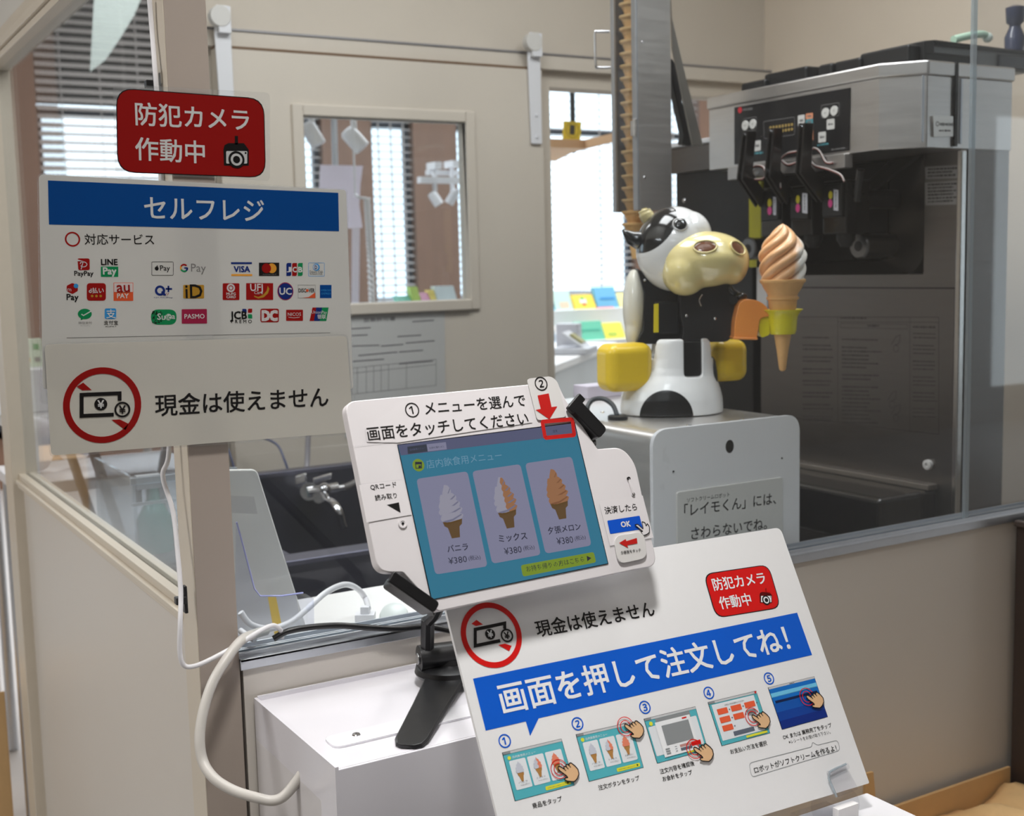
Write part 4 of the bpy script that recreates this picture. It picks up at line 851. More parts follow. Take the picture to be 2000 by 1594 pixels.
b.ell(RB(783, 435, -.045), RC*274*MP, FW*.062, UP*172*MP, PALE, 56, 36); b.ell(RB(656, 512, -.045), (RC*.95-UP*.2)*146*MP, FW*.058, (UP*.98+RC*.15)*150*MP, PALE, 48, 30)
b.ell(RB(965, 460, -.038), (RC*.98-UP*.15)*92*MP, FW*.052, (UP*.98+RC*.15)*136*MP, PALE, 40, 26); b.ell(RB(800, 440, -.05), RC*240*MP, FW*.062, UP*120*MP, PALE, 48, 30)
sn = b.build('snout', root, remesh=.0022, iters=60)
NOS = mat('nostril', (116, 70, 44), .15, coat=.6); skn = skin_of(sn)
for q, w, h in (((788, 358), 66, 40), ((990, 366), 52, 42)):
    a, nn = hit(skn, *c5(*q)); x_ = (RC - nn*RC.dot(nn)).normalized(); y_ = nn.cross(x_)
    b = B(); b.ell(a, x_*w*MP, y_*h*MP, nn*.0022, NOS, 30, 14); no = b.build('nostril', sn, smooth=80)
    b = B(); n_ = 40; rw = []
    for i in range(n_+1):
        t = 2*math.pi*i/n_; rw.append(a + nn*.0008 + x_*(w+3)*MP*math.cos(t) + y_*(h+3)*MP*math.sin(t))
    b.tube(rw, .0017, PALE, 8, caps=False); b.build('rim', no, smooth=80)
# ------------------------------------------------------------------ soft ice in its cone, held by the robot
CONE = mat('wafer', (234, 182, 118), .6, noise=.12, scale=90, bump=.35)
tipc = RB(1270, 1132, -.045); hgt = lambda y: (1132-y)*MP
root = thing('soft_ice_cone', 'orange and white swirled soft ice in a wafer cone held by the cow robot', 'ice cream', tipc)
prof = [(1132, 2), (1128, 14), (1118, 21), (1000, 36), (905, 52), (760, 78), (745, 82), (700, 86), (694, 96), (682, 97), (676, 88), (660, 92), (630, 112), (600, 126), (592, 136), (578, 138), (574, 132), (574, 60)]
b = B(); b.lathe(tipc, UP, [(hgt(y), r*MP) for y, r in prof], CONE, 48, cap=False)
b.build('cone', root, smooth=35)
cpx = Sheet(tipc-FW*.034, RC, UP)
sw = B(); zs0, zs1 = hgt(585), hgt(240); pr = []
for i in range(90):
    k = i/89; z = zs0+(zs1-zs0)*k
    y = 585-345*k
    Rk = (126+12*math.sin(k*math.pi))*(1-max(0, (k-.45)/.55)**1.6)**.8 if k < .985 else 5
    pr.append((z, max(Rk, 3)*MP, k))
kk = {round(z, 6): k for z, r, k in pr}
def ridge(t, h, r):
    k = kk[round(h, 6)]; w_ = 6*(t - k*4.3); return r*(.76+.29*abs(math.cos(w_/2))**.6) if k < .97 else r
ICE = mat('ice_mix', (246, 190, 142), .3, coat=.25)
nt = ICE.node_tree; tc = nt.nodes.new('ShaderNodeTexCoord'); dt = nt.nodes.new('ShaderNodeVectorMath'); dt.operation = 'DOT_PRODUCT'; dirx = (RC*.9+FW*-.1-UP*.10); dt.inputs[1].default_value = dirx
nz = nt.nodes.new('ShaderNodeTexNoise'); nz.inputs['Scale'].default_value = 45; ad = nt.nodes.new('ShaderNodeMath'); ad.operation = 'MULTIPLY_ADD'; ad.inputs[1].default_value = .022
c0 = (tipc+RC*.024+UP*(zs0+zs1)/2).dot(dirx)+.011
rp = nt.nodes.new('ShaderNodeMapRange'); rp.inputs[1].default_value = c0-.006; rp.inputs[2].default_value = c0+.006
mx = nt.nodes.new('ShaderNodeMix'); mx.data_type = 'RGBA'; mx.inputs[6].default_value = lin((252, 194, 140)); mx.inputs[7].default_value = lin((252, 246, 236))
for a, c in ((tc.outputs['Object'], dt.inputs[0]), (tc.outputs['Object'], nz.inputs['Vector']), (nz.outputs['Fac'], ad.inputs[0]), (dt.outputs['Value'], ad.inputs[2]), (ad.outputs[0], rp.inputs[0]), (rp.outputs[0], mx.inputs[0]), (mx.outputs[2], nt.nodes['Principled BSDF'].inputs['Base Color'])): nt.links.new(a, c)
sw.lathe(tipc, UP, [(z, r) for z, r, k in pr], ICE, 96, mod=ridge); sw.build('soft_ice', root, smooth=70)
# ------------------------------------------------------------------ ice cream machine
def pt(x, y, X): return pX(*cm(x, y), X)
XM = 1.9; cm = crop(1300, 50, 2.8457); c5m = crop(1500, 500, 2.656)
xm = lambda x, y, X=XM: pX(*cm(x, y), X)
yF, yN = xm(240, 420).y, xm(1188, 300).y            # far and near ends of the flat front
zT = xm(1188, 212).z; zB = xm(1188, 692).z; yS = 1.690   # side plane
XB = pY(*cm(1650, 690), yS).x                        # front of the lower body
XE = pY(1978, 160, yS).x
zL0 = .86
root = thing('ice_cream_machine', 'tall steel soft ice machine with black control panel and three dispensing levers', 'machine', ((XM+XE)/2, (yF+yS)/2, 0))
chx = XM+.055
b = B(); head = [(XM, yF), (XM, yN), (chx, yS), (XE, yS), (XE, yF)]
b.prism([V((x, y, zB)) for x, y in head], (0, 0, zT-.028-zB), STEEL); b.build('head', root, bevel=.002)
hd2 = [(XM-.004, yF+.004), (XM-.004, yN-.002), (chx-.002, yS-.004), (XE+.004, yS-.004), (XE+.004, yF+.004)]
b = B(); b.prism([V((x, y, zT-.028)) for x, y in hd2], (0, 0, .028), STEEL); b.build('top_collar', root, bevel=.004)
b = B(); gx = pY(*cm(1608, 300), yS).x; b.box((gx-.004, yS-.0055, zB+.004), (gx+.004, yS-.001, zT+.0005), BLACK); b.build('seam', root)
for q in (1426, 1640):
    sx = pY(*cm(q, 400), yS).x; b = B(); b.box((sx-.003, yS-.003, zB+.01), (sx+.003, yS, zT-.03), ALU); b.build('side_trim', root, bevel=.001)
# lower body
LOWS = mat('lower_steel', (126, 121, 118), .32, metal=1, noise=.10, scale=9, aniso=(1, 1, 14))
b = B()
nY0 = pX(*cm(1440, 900), XB).y; nY1 = yF-.012; nZ0, nZ1 = pX(*cm(1100, 1385), XB).z, zB; XI = XB+.05; yI, zI = pX(*cm(1246, 900), XI).y, pX(*cm(1100, 1312), XI).z
zSeam = pX(1880, 563, XB).z
yFL = yF
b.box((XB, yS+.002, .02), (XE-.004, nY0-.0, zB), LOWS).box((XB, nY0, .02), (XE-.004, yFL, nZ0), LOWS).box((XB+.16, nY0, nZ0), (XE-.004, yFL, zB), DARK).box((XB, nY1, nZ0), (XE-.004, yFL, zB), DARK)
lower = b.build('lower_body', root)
# wide dished steel surround of the dispensing bay
def cornered(x, y, z, r, n=8):
    return [V((x, y, zB))] + [V((x, y+r-r*math.cos(math.pi/2*i/n), z+r-r*math.sin(math.pi/2*i/n))) for i in range(n+1)] + [V((x, nY1, z))]
rg = [cornered(XB-.001, nY0, nZ0, .05), cornered(XB+.012, nY0+(yI-nY0)*.22, nZ0+(zI-nZ0)*.2, .044), cornered(XI-.012, nY0+(yI-nY0)*.8, nZ0+(zI-nZ0)*.75, .03), cornered(XI, yI, zI, .022)]
b = B(); b.loft(rg, mat('dish_steel', (84, 78, 74), .42, metal=1, noise=.1), caps=False); b.build('bay_lip', root, smooth=60)
b = B(); b.prism(cornered(XI-.004, yI+.002, zI+.002, .022)+[V((XI-.004, nY1, zB))], (.03, 0, 0), mat('bay_black', (13, 12, 12), .65, spec=.15)); b.build('bay_face', root, bevel=.003)
b = B(); b.box((XB-.0012, yS+.012, zSeam-.0015), (XB+.001, yFL, zSeam+.0015), BLACK); b.box((XB-.0012, yS+.010, .9), (XB+.001, yS+.013, zSeam), mat('seam_dark', (70, 66, 64), .4)); b.build('panel_seam', root)
b = B(); b.box((XB-.004, yS-.002, .02), (XB+.012, yS+.010, zB-.002), mat('edge_steel', (206, 202, 198), .22, metal=1)); b.box((XB+.02, yS-.003, .02), (XB+.026, yS+.002, zB), BLACK); b.build('corner_edge', root, bevel=.003)
kb = pX(*c5m(836, 1082), XB); b = B(); b.lathe(kb, (-1, 0, 0), [(0, .0105), (.008, .0105), (.009, .008), (.009, .004), (.005, .0035)], mat('bumper_white', (214, 212, 210), .4), 24); b.build('rubber_bumper', root, smooth=40)
# printed instructions on the lower panel
SI = Sheet((XB, 0, 0), (0, -1, 0), (0, 0, 1)); gI = mat('engraved_grey', (62, 58, 56), .45)
p = Print(SI, c5m)
for pts in ([(110, 316), (886, 318), (886, 925), (735, 908), (360, 862), (110, 838)],): p.line(pts, 2, gI)
for x, y0, y1 in ((362, 318, 864), (736, 318, 912)): p.line([(x, y0), (x, y1)], 2, gI)
p.line([(362, 342), (886, 344)], 1.5, gI).line([(376, 350), (724, 354), (724, 378), (376, 372)], 1.5, gI, 0, True)
p.done('instruction_frame', lower)
p = Print(SI, c5m); random.seed(8)
p.dash((376, 322), (510, 322), 8, gI).dash((516, 362), (576, 362), 10, gI, 0, 4).dash((752, 368), (868, 370), 10, gI)
for i in range(22):
    y = 432+i*20.5
    if i not in (1, 8, 11): p.dash((384, y), (384+(130 if i % 3 else 186)+random.random()*20, y+4), 7, gI, 0, 14)
    if i % 4 != 2: p.dash((752, y-30), (860+random.random()*16, y-27), 6, gI, 0, 10)
    if i % 3 != 1: p.dash((180, y-10), (320+random.random()*20, y-8), 6, gI, 0, 12)
for q in ((660, 440), (640, 730), (660, 800)): p.line([(q[0]-20, q[1]+20), (q[0]+4, q[1]-20), (q[0]+26, q[1]-30), (q[0]+22, q[1]+10), (q[0], q[1]+26)], 2.5, gI).ring((q[0]+4, q[1]+40), 14, 2, gI)
p.done('instruction_lettering', lower)
# control panel
SCp = Sheet((XM-.0012, 0, 0), (0, -1, 0), (0, 0, 1))
P = [SCp.uv(*cm(*q)) for q in ((384, 455), (1026, 345), (1020, 694), (384, 772))]
CPN = mat('control_panel', (28, 27, 29), .28)
b = B(); b.prism([SCp.at(q, 0) for q in P], SCp.n*.0012, CPN); cp = b.build('control_panel', root)
cW, cO, cG, cT, cR = mat('key_white', (214, 212, 208), .4), mat('key_orange', (226, 150, 112), .4), mat('panel_grey', (112, 110, 110), .4), mat('panel_teal', (80, 150, 160), .4), mat('panel_red', (206, 36, 52), .4)
LCD = mat('lamp_amber', (214, 178, 96), .3, emit=.5)
p = Print(SCp, cm, 7); p.disc((416, 470), 11, cR).dash((430, 468), (486, 462), 9, cG, 0, 7); p.done('panel_logo', cp)
for q, r in (((448, 556), 18), ((490, 548), 18), ((894, 486), 20), ((942, 474), 20)):
    a = SCp.uv(*cm(*q)); rr_ = SCp.mpp(*cm(*q))*r/2.8457
    b = B(); b.cyl(SCp.at(a, .0012), SCp.at(a, .004), rr_, cW, 24); k_ = b.build('button', cp, bevel=.0006)
    p = Print(SCp, cm, 19); p.text('−' if q[0] in (448, 894) else '＋', (q[0]-6, q[1]), (q[0]+6, q[1]-1), cG); p.done('button_mark', k_)
for x0, y0, x1, y1, t, M in ((456, 588, 492, 642, '1', cW), (494, 640, 532, 698, '1', cW), (738, 498, 776, 560, '1', cW), (782, 488, 822, 520, '1', cO), (782, 520, 822, 552, '1', cT), (898, 520, 942, 578, '1', cW), (852, 592, 894, 650, '1', cW), (786, 582, 824, 642, '', cO)):
    p = Print(SCp, cm, 7); p.poly([(x0, y0+2), (x1, y0-4), (x1, y1-4), (x0, y1+2)], M, 0, rad=5)
    if t: p.dash((x0+9, (y0+y1)/2), (x1-9, (y0+y1)/2-2), 10, cG, 1, 3)
    p.done('key', cp)
p = Print(SCp, cm, 7); p.line([(546, 534), (720, 508), (720, 606), (552, 630)], 2.5, cG, 0, True, rad=8)
for r0 in range(2):
    for i in range(8): p.disc((586+i*17, 568-i*2.6+r0*26), 6, LCD, 0)
p.done('display', cp)
for pts in ([(434, 520), (508, 506), (508, 578), (434, 590)], [(868, 444), (968, 428), (968, 500), (868, 516)]): p = Print(SCp, cm, 7); p.line(pts, 2.5, cG, 0, True, rad=8); p.done('panel_outline', cp)
p = Print(SCp, cm, 7)
p.dash((480, 712), (546, 706), 9, cT, 0, 5); p.done('panel_print', cp)
p = Print(SCp, cm, 7); p.dash((846, 666), (908, 656), 9, cT, 0, 5); p.done('panel_print', cp)
p = Print(SCp, cm, 7); p.dash((924, 690), (1000, 680), 7, cG, 0, 6); p.done('panel_print', cp)
# steel lip under the panel
lz0, lz1 = xm(380, 860).z, xm(380, 778).z
b = B(); b.box((XM-.014, xm(1022, 750).y, lz0), (XM+.01, xm(370, 800).y, lz1-.004), mat('lip_steel', (196, 192, 190), .35, metal=.9)); b.build('front_lip', root, bevel=.002)
# levers, valve blocks and knobs
LEV = mat('lever_black', (30, 26, 25), .28, coat=.3)
XV = XM+.03
for i, (pts, blk, dots) in enumerate((([(446, 600), (420, 830), (505, 970)], (530, 905, 650, 1170), ((578, 986), (578, 1028), (598, 950, 614, 1055))),
                                     ([(592, 584), (575, 815), (650, 950)], (695, 895, 815, 1165), ((735, 966), (735, 1014), (760, 930, 788, 1045))),
                                     ([(762, 556), (745, 795), (845, 940)], (872, 868, 1004, 1158), ((917, 942), (915, 988), (934, 910, 960, 1030))))):
    x0, y0, x1, y1 = blk
    b = B(); a, c = pt(x0, y0, XV), pt(x1, y1, XV); b.box((XV, c.y, c.z), (XV+.07, a.y, a.z), BLACKG); b.box((XV-.008, c.y+.006, a.z-(a.z-c.z)*.68), (XV+.01, a.y-.006, a.z-.006), BLACK)
    vb = b.build('valve_block', root, bevel=.004, seg=3)
    b = B(); mid = (a.y+c.y)/2; b.lathe(V((XV+.035, mid, c.z)), (0, 0, -1), [(0, .02), (.012, .02), (.02, .014), (.026, .012)], BLACK, 24); b.build('nozzle', vb, smooth=40)
    SV = Sheet((XV-.009, 0, 0), (0, -1, 0), (0, 0, 1)); p = Print(SV, cm)
    (ax_, ay_), (bx_, by_), (s0, s1, s2, s3) = dots
    p.disc((ax_, ay_), 11, mat('sticker_yellow', (222, 206, 50), .4), 0, ry=16).disc((bx_, by_), 12, mat('sticker_pink', (232, 70, 150), .4), 0, ry=17); p.done('round_sticker', vb)
    p = Print(SV, cm); p.poly([(s0, s1), (s2, s1+4), (s2, s3), (s0, s3-4)], mat('sticker_white', (206, 206, 214), .4)).dash(((s0+s2)/2, s1+12), ((s0+s2)/2, s3-16), 7, cG, 1, 6); p.done('name_sticker', vb)
    b = B()
    for dx in (0, 26):
        q = [pt(pts[0][0]+dx, pts[0][1]-dx*.1, XM-.05), pt(pts[1][0]+dx, pts[1][1], XM-.045), pt(pts[2][0]+dx, pts[2][1], XM+.02)]
        d1 = (q[1]-q[0]).normalized(); w_ = .012; rings = []
        out_ = [q[0]+V((-w_, 0, .004)), q[0]+V((w_, 0, .004)), q[1]+V((w_*1.3, 0, .005)), q[2]+V((w_, 0, .012)), q[2]+V((-w_*.4, 0, -.016)), q[1]+V((-w_*1.2, 0, -.01))]
        b.prism(out_, V((0, -.0055, 0)), LEV)
    q = [pt(pts[0][0]+13, pts[0][1]+10, XM-.05), pt(pts[1][0]+13, pts[1][1], XM-.045)]
    for a_ in q: b.cyl(a_+V((0, .006, 0)), a_+V((0, -.008, 0)), .0042, CHROME, 12)
    b.build('lever', root, bevel=.001)
for pts in ([(440, 850), (490, 785), (545, 790), (545, 850), (470, 856)], [(590, 900), (630, 870), (640, 905)], [(745, 700), (680, 712), (645, 745), (680, 775), (730, 760)], [(790, 720), (820, 686), (855, 700), (890, 760), (930, 765)], [(796, 740), (830, 780), (900, 800), (970, 830), (992, 868)]):
    b = B()
    for o, M in ((0, mat('wire_red', (150, 60, 52), .4)), (5, mat('wire_black', (22, 20, 20), .4)), (-4, mat('wire_white', (190, 180, 176), .4))): b.tube([pt(x, y+o, XM-.02) for x, y in pts], .0016, M, 8, 6)
    b.build('wire', root, smooth=60, label='thin red and black twisted wire')
b = B(); a = pt(1140, 965, XM+.12); b.cyl(a+V((.11, 0, 0)), a+V((-.03, 0, 0)), .02, BLACK, 24); b.lathe(a+V((-.03, 0, 0)), (-1, 0, 0), [(0, .022), (.02, .022), (.024, .018), (.024, .006)], BLACKG, 24); b.tube([pt(1060, 975, XM+.06), pt(1085, 800, XM+.05)], .008, LEV, 8); b.build('knob', root, smooth=40)
for q in ((1112, 1225), (496, 1240)):
    a = pt(q[0], q[1], XM+.12); b = B(); b.lathe(a, (-1, 0, 0), [(-.11, .024), (0, .026), (.018, .027), (.022, .024), (.022, .011), (.004, .009)], mat('knob_steel', (132, 130, 130), .28, metal=1), 28); b.cyl(a+V((-.010, 0, 0)), a+V((-.0228, 0, 0)), .0112, BLACK, 20); b.build('knob', root, smooth=35, label='chrome knob with a dark centre')
# stickers on the body and side
SSd = Sheet((0, yS-.0035, 0), (1, 0, 0), (0, 0, 1))
p = Print(SSd, cm); p.poly([(1486, 500), (1598, 503), (1598, 616), (1490, 618)], mat('sticker_bright', (248, 247, 244), .4), 0, rad=4).ring((1510, 546), 8, 3, cG, 1).dash((1522, 548), (1596, 550), 14, cG, 1, 7).dash((1518, 584), (1584, 584), 8, cG, 1, 5); p.done('maker_sticker', root)
SLb = Sheet((XB-.001, 0, 0), (0, -1, 0), (0, 0, 1))
gS = mat('sticker_grey', (150, 146, 144), .45)
for y0, y1, n_ in ((786, 850, 3), (872, 996, 6)):
    p = Print(SLb, cm); p.poly([(1440, y0), (1634, y0-12), (1628, y1-2), (1446, y1+4)], gS, 0, rad=4)
    for i in range(n_): p.dash((1458, y0+13+i*19), (1600 if i % 2 else 1620, y0+6+i*19), 10, mat('sticker_ink', (70, 66, 66), .5), 1, 11)
    p.done('warning_sticker', root)
# black hopper lids on the roof
for pts, dx in (((416, 552, 308, 350), .02), ((545, 782, 246, 320), .03), ((845, 922, 212, 250), .03), ((930, 1080, 188, 240), .04), ((1076, 1352, 128, 205), .05), ((1350, 1440, 150, 190), .08)):
    x0, x1, y0, y1 = pts; X = XM+dx; a = pt(x0, (y0+y1)/2, X); c = pt(x1, (y0+y1)/2, X); h = pt((x0+x1)/2, y0, X).z
    b = B(); b.box((X, c.y, zT), (X+.16, a.y, max(h, zT+.02)), BLACK); b.build('hopper_lid', root, bevel=.006)
ys2 = yS+.03; hx0, hx1 = pY(*cm(1438, 150), ys2).x, pY(*cm(1990, 150), ys2).x; hz = pY(*cm(1500, 88), ys2).z
b = B(); b.box((hx0, ys2, zT), (hx0+.03, ys2+.12, hz), BLACK).box((hx0+.03, ys2+.004, zT), (XE+.1, ys2+.12, hz-.004), mat('hood_grey', (96, 98, 98), .3, noise=.1)).box((hx0+.03, ys2, hz-.008), (XE+.1, ys2+.006, hz), BLACK)
b.box((pY(*cm(1850, 150), ys2).x, ys2-.002, zT+.004), (XE+.1, ys2+.004, hz-.012), mat('hood_dark', (22, 26, 36), .2)); b.build('rear_hood', root, bevel=.003)
# drip tray
tx0 = XB-.17; ta = pX(1565, 905, XB); tb_ = pX(1833, 945, XB)
b = B(); b.box((tx0, tb_.y, zL0), (XB-.001, ta.y+.1, tb_.z-.012), BLACKG); tr = b.build('drip_tray', root, bevel=.012, seg=3)
b = B(); b.box((XB-.03, tb_.y+.002, tb_.z-.012), (XB-.0005, ta.y+.1, tb_.z), mat('tray_rim', (150, 142, 134), .35, metal=.8)); b.build('tray_ledge', root, bevel=.002)
# items lying on the roof
b = B(); c0 = [pY(*cm(x, y), yS+.12) for x, y in ((1600, 78), (1680, 58), (1760, 48), (1790, 66))]; b.tube(c0, .008, mat('mint_green', (190, 220, 198), .3), 12, 6); b.ell(c0[-1], (.011, 0, 0), (0, .011, 0), (0, 0, .011), mat('mint_tip', (214, 226, 216), .2), 16, 10)
tag(b.build('dipper', None, smooth=60), 'pale green curved handle lying on top of the ice cream machine', 'utensil')
b = B(); a = pY(*cm(1940, 118), ys2+.02); a.z = hz; b.lathe(a, (0, 0, 1), [(0, .02), (.03, .021), (.05, .012), (.055, .012), (.06, .018), (.09, .02), (.095, .008)], mat('bottle_navy', (52, 58, 84), .2, coat=.4), 24)
tag(b.build('bottle', None, smooth=50), 'small dark blue bottle standing on the machine roof at the right edge', 'bottle')
# ------------------------------------------------------------------ dark backing left of the machine
XC = 2.06
b = B(); ya, yb = pX(1320, 340, XC).y, yF+.03
root = thing('machine_stand', 'dark steel stand between the cone dispenser and the ice cream machine', 'stand', (XC, (ya+yb)/2, 0))
zt_ = pX(1340, 288, XC).z
b = B(); b.box((XC, yb, .02), (XC+.5, ya, pX(1340, 336, XC).z), BLACK); b.build('panel', root, bevel=.003)
b = B(); b.box((XC-.02, yb, pX(1340, 338, XC).z), (XC+.3, ya, zt_), STEELD); b.box((XC-.03, yb, zt_), (XC+.3, ya+.01, zt_+.012), WHITEM); b.build('steel_block', root, bevel=.002)
b = B(); a = pX(1336, 392, XC); b.ell(a, (.003, 0, 0), (0, .006, 0), (0, 0, .006), CHROME, 14, 8); b.build('bolt', root)
b = B(); xs_ = pX(1474, 450, XC-.02); b.box((XC-.02, pX(1486, 450, XC-.02).y, pX(1474, 522, XC-.02).z), (XC-.012, pX(1463, 450, XC-.02).y, pX(1474, 345, XC-.02).z), mat('strip_yellow', (230, 224, 30), .4)); b.build('yellow_strip', root)
b = B(); b.box((XC-.02, pX(1498, 560, XC-.02).y, pX(1490, 640, XC-.02).z), (XC-.012, pX(1478, 560, XC-.02).y, pX(1490, 508, XC-.02).z), WHITE); b.build('white_strip', root)
# ------------------------------------------------------------------ cone dispenser
YD = 2.16; c4 = crop(1000, 0, 3.542)
XD = pY(1246, 200, YD).x; xr = pY(1311, 200, YD).x; yfar = pX(1197, 200, XD).y
zb = pY(1250, 411, YD).z; zt2 = 2.35
root = thing('cone_dispenser', 'tall steel case dispensing stacked wafer cones, behind the cow robot', 'dispenser', ((XD+xr)/2, YD+.05, zb))
b = B(); b.box((XD, YD, zb), (xr, YD+.003, zt2), STEEL); b.build('front_panel', root, bevel=.001)
b = B(); b.box((xr-.003, YD+.003, zb), (xr, yfar, zt2), STEELD).box((XD, yfar-.003, zb), (xr, yfar, zt2), STEELD).box((XD+.062, YD+.003, zb), (xr-.003, yfar-.003, zt2), mat('case_inside_reflection', (196, 160, 130), .4, metal=.3)); b.build('case', root)  # inside is steel; the cones' brown reflection is put into its colour
b = B(); b.box((XD-.004, YD, zb), (XD+.002, YD+.016, zt2), ALU).box((XD-.004, yfar-.012, zb), (XD+.002, yfar, zt2), ALU); b.build('door_frame', root, bevel=.001)
b = B(); b.box((XD-.003, YD+.012, zb+.002), (XD-.001, yfar-.01, zt2), ACRY); b.build('clear_door', root)
hz_ = pX(1243, 250, XD).z
for z in (hz_,):
    b = B(); b.cyl((XD-.006, YD+.004, z-.018), (XD-.006, YD+.004, z+.018), .005, STEEL, 14); b.box((XD-.006, YD+.002, z-.016), (XD-.002, YD+.02, z+.016), STEEL); b.build('hinge', root, bevel=.0006)
h0, h1 = pX(1190, 62, XD-.005), pX(1192, 132, XD-.005)
b = B(); o = pX(1174, 70, XD-.005)-pX(1194, 66, XD-.005)
hv = V((-.03, .012, 0)); b.tube([h0, h0+hv*.8, h0+hv+V((0, 0, -.006)), h1+hv+V((0, 0, .006)), h1+hv*.8, h1], .003, CHROME, 10, 4); b.build('handle', root, smooth=60)
for q in ((902, 292), (917, 1228)):
    a = pY(*c4(*q), YD); b = B(); b.ell(a, (.003, 0, 0), (0, .0015, 0), (0, 0, .003), CHROME, 12, 8); b.build('rivet', root)
b = B(); q = [pY(*c4(*p_), YD+.05) for p_ in ((1100, 0), (1108, 130), (1190, 480), (1322, 1005), (1250, 1005), (1110, 330))]; b.prism(q, (0, .004, 0), mat('bracket_steel', (160, 156, 150), .35, metal=.9)); b.build('bracket', root)
b = B(); q = [pY(*c4(*p_), YD+.08) for p_ in ((1108, 400), (1160, 490), (1172, 560), (1180, 700), (1250, 920), (1246, 1005), (1180, 1000), (1190, 930), (1110, 560))]; b.prism(q, (0, .02, 0), BLACK); b.build('support_arm', root, bevel=.003)
# wafer cones in the case, every one a thing of its own
cy_ = pX(1236, 200, XD).y
cyc = YD+.060; cxc = XD+.031
step = (pY(1240, 12, cyc).z - pY(1240, 400, cyc).z)/16.3
b = B(); b.lathe((cxc, cyc, 0), (0, 0, 1), [(-.075, .006), (-.03, .0135), (-.012, .0175), (-.010, .0205), (-.006, .021), (-.002, .0265), (.0, .0275), (.003, .0275), (.003, .0245), (-.03, .012)], mat('stack_wafer', (252, 200, 134), .6, noise=.1, scale=60), 28, cap=False)
zc0 = pY(1240, 415, cyc).z
c0_ = b.build('wafer_cone', None, smooth=40); c0_.location = (0, 0, zc0)
tag(c0_, 'wafer cone poking out under the dispenser case, at the foot of the stack', 'cone', 'wafer cones in the dispenser')
for i in range(-1, 19):
    if i == 0: continue
    o = c0_.copy(); COL.objects.link(o); o.location = (0, 0, zc0+i*step)
    o['label'] = 'lowest wafer cone, hanging just behind the horn of the cow robot' if i == -1 else 'wafer cone inside the steel dispenser case, one of a tall stack'
# small pale box behind the robot
a = pZ(1150, 800, ZR-.003); YQ = 2.0
b = B(); x0_, x1_ = pY(1147, 770, YQ).x, pY(1215, 770, YQ).x; b.box((x0_, YQ, ZR-.003), (x1_, YQ+.05, pY(1180, 752, YQ).z), mat('pale_lilac', (206, 198, 212), .5))
tag(b.build('carton', None, bevel=.002), 'small pale lilac box standing behind the cow robot', 'box')
# ------------------------------------------------------------------ cables at the post
DC = 1.455
def cable(pts, r, M, name, label, cat='cable', extra=None, parent=None):
    b = B(); b.tube([p if isinstance(p, V) else pY(p[0], p[1], p[2] if len(p) > 2 else DC) for p in pts], r, M, 12, 8)
    if extra: extra(b)
    return tag(b.build(name, None, smooth=60), label, cat)
GC = mat('cable_ivory', (200, 196, 190), .4, noise=.03); WCB = mat('cable_white', (226, 225, 228), .4); BC = mat('cable_black', (18, 18, 20), .35)
cable([(520, 1232, 1.50), (492, 1240, 1.485), (468, 1254, 1.455), (442, 1288, 1.44), (416, 1332, 1.43), (398, 1386, 1.42), (390, 1440, 1.41), (396, 1486, 1.40), (418, 1520, 1.38), (456, 1544, 1.36), (500, 1558, 1.34), (532, 1564, 1.33), (556, 1554, 1.325), (584, 1520, 1.32), (612, 1478, 1.31)], .0062, GC, 'power_cable', 'thick ivory cable curving from the sill down into the white box')
cl = pY(357, 1174, 1.465)
cable([(292, 0, 1.50), (297, 60, 1.50), (305, 165, 1.49), (312, 260, 1.50), (320, 420, 1.505), (328, 700, 1.505), (330, 880, 1.50), (318, 930, 1.50), (338, 1000, 1.49), (348, 1090, 1.475), (353, 1160, 1.462), (352, 1215, 1.45), (351, 1270, 1.45), (358, 1298, 1.45), (376, 1302, 1.45), (408, 1290, 1.45), (460, 1262, 1.455), (505, 1234, 1.462), (532, 1222, 1.47), (547, 1230, 1.474), (551, 1246, 1.48)], .003, WCB, 'thin_cable', 'thin white cable clipped down the post and looping over the sill')
b = B(); p0 = pZ(712, 1212, .955)
zd = .944
pl_ = pZ(714, 1214, zd+.012)
cable([(470, 1196, 1.53), (490, 1220, 1.53), (528, 1228, 1.54), (566, 1216, 1.55), (600, 1190, 1.56), (636, 1158, 1.58), (672, 1142, 1.6), (698, 1150, 1.62), (714, 1170, 1.64), (719, 1188, pl_.y)], .0042, WCB, 'charging_cable', 'white charging cable arching behind the sill to a square plug', 'cable', lambda b: b.obox(pl_, RC*.0135, FW*.011, UP*.012, WCB).obox(pl_+UP*.016, RC*.006, FW*.006, UP*.006, WCB))
cable([(470, 1232, 1.52), (486, 1244, 1.50), (498, 1250, 1.49)], .004, WCB, 'short_cable', 'short end of white cable emerging behind the post above the sill')
cable([(534, 1248, 1.478), (560, 1234, 1.474), (600, 1226, 1.470), (660, 1222, 1.463), (720, 1226, 1.46), (780, 1228, 1.456), (830, 1224, 1.45), (880, 1232, 1.44), (960, 1250, 1.42)], .0042, BC, 'black_cable', 'black cable lying along the aluminium sill behind the tablet stand')
def clip(px, py, Y, label):
    a = pY(px, py, Y); b = B(); b.box((a.x+.003, Y-.004, a.z-.017), (a.x+.007, Y+.006, a.z+.017), BLACK); b.box((a.x-.008, Y-.008, a.z-.004), (a.x+.005, Y+.003, a.z+.005), BLACK)
    tag(b.build('cable_clip', None, bevel=.001), label, 'clip', 'cable clips')
clip(354, 1172, 1.47, 'black cable clip on the post at the end of the cream rail'); clip(296, 166, 1.5, 'black cable clip beside the top left of the red notice')
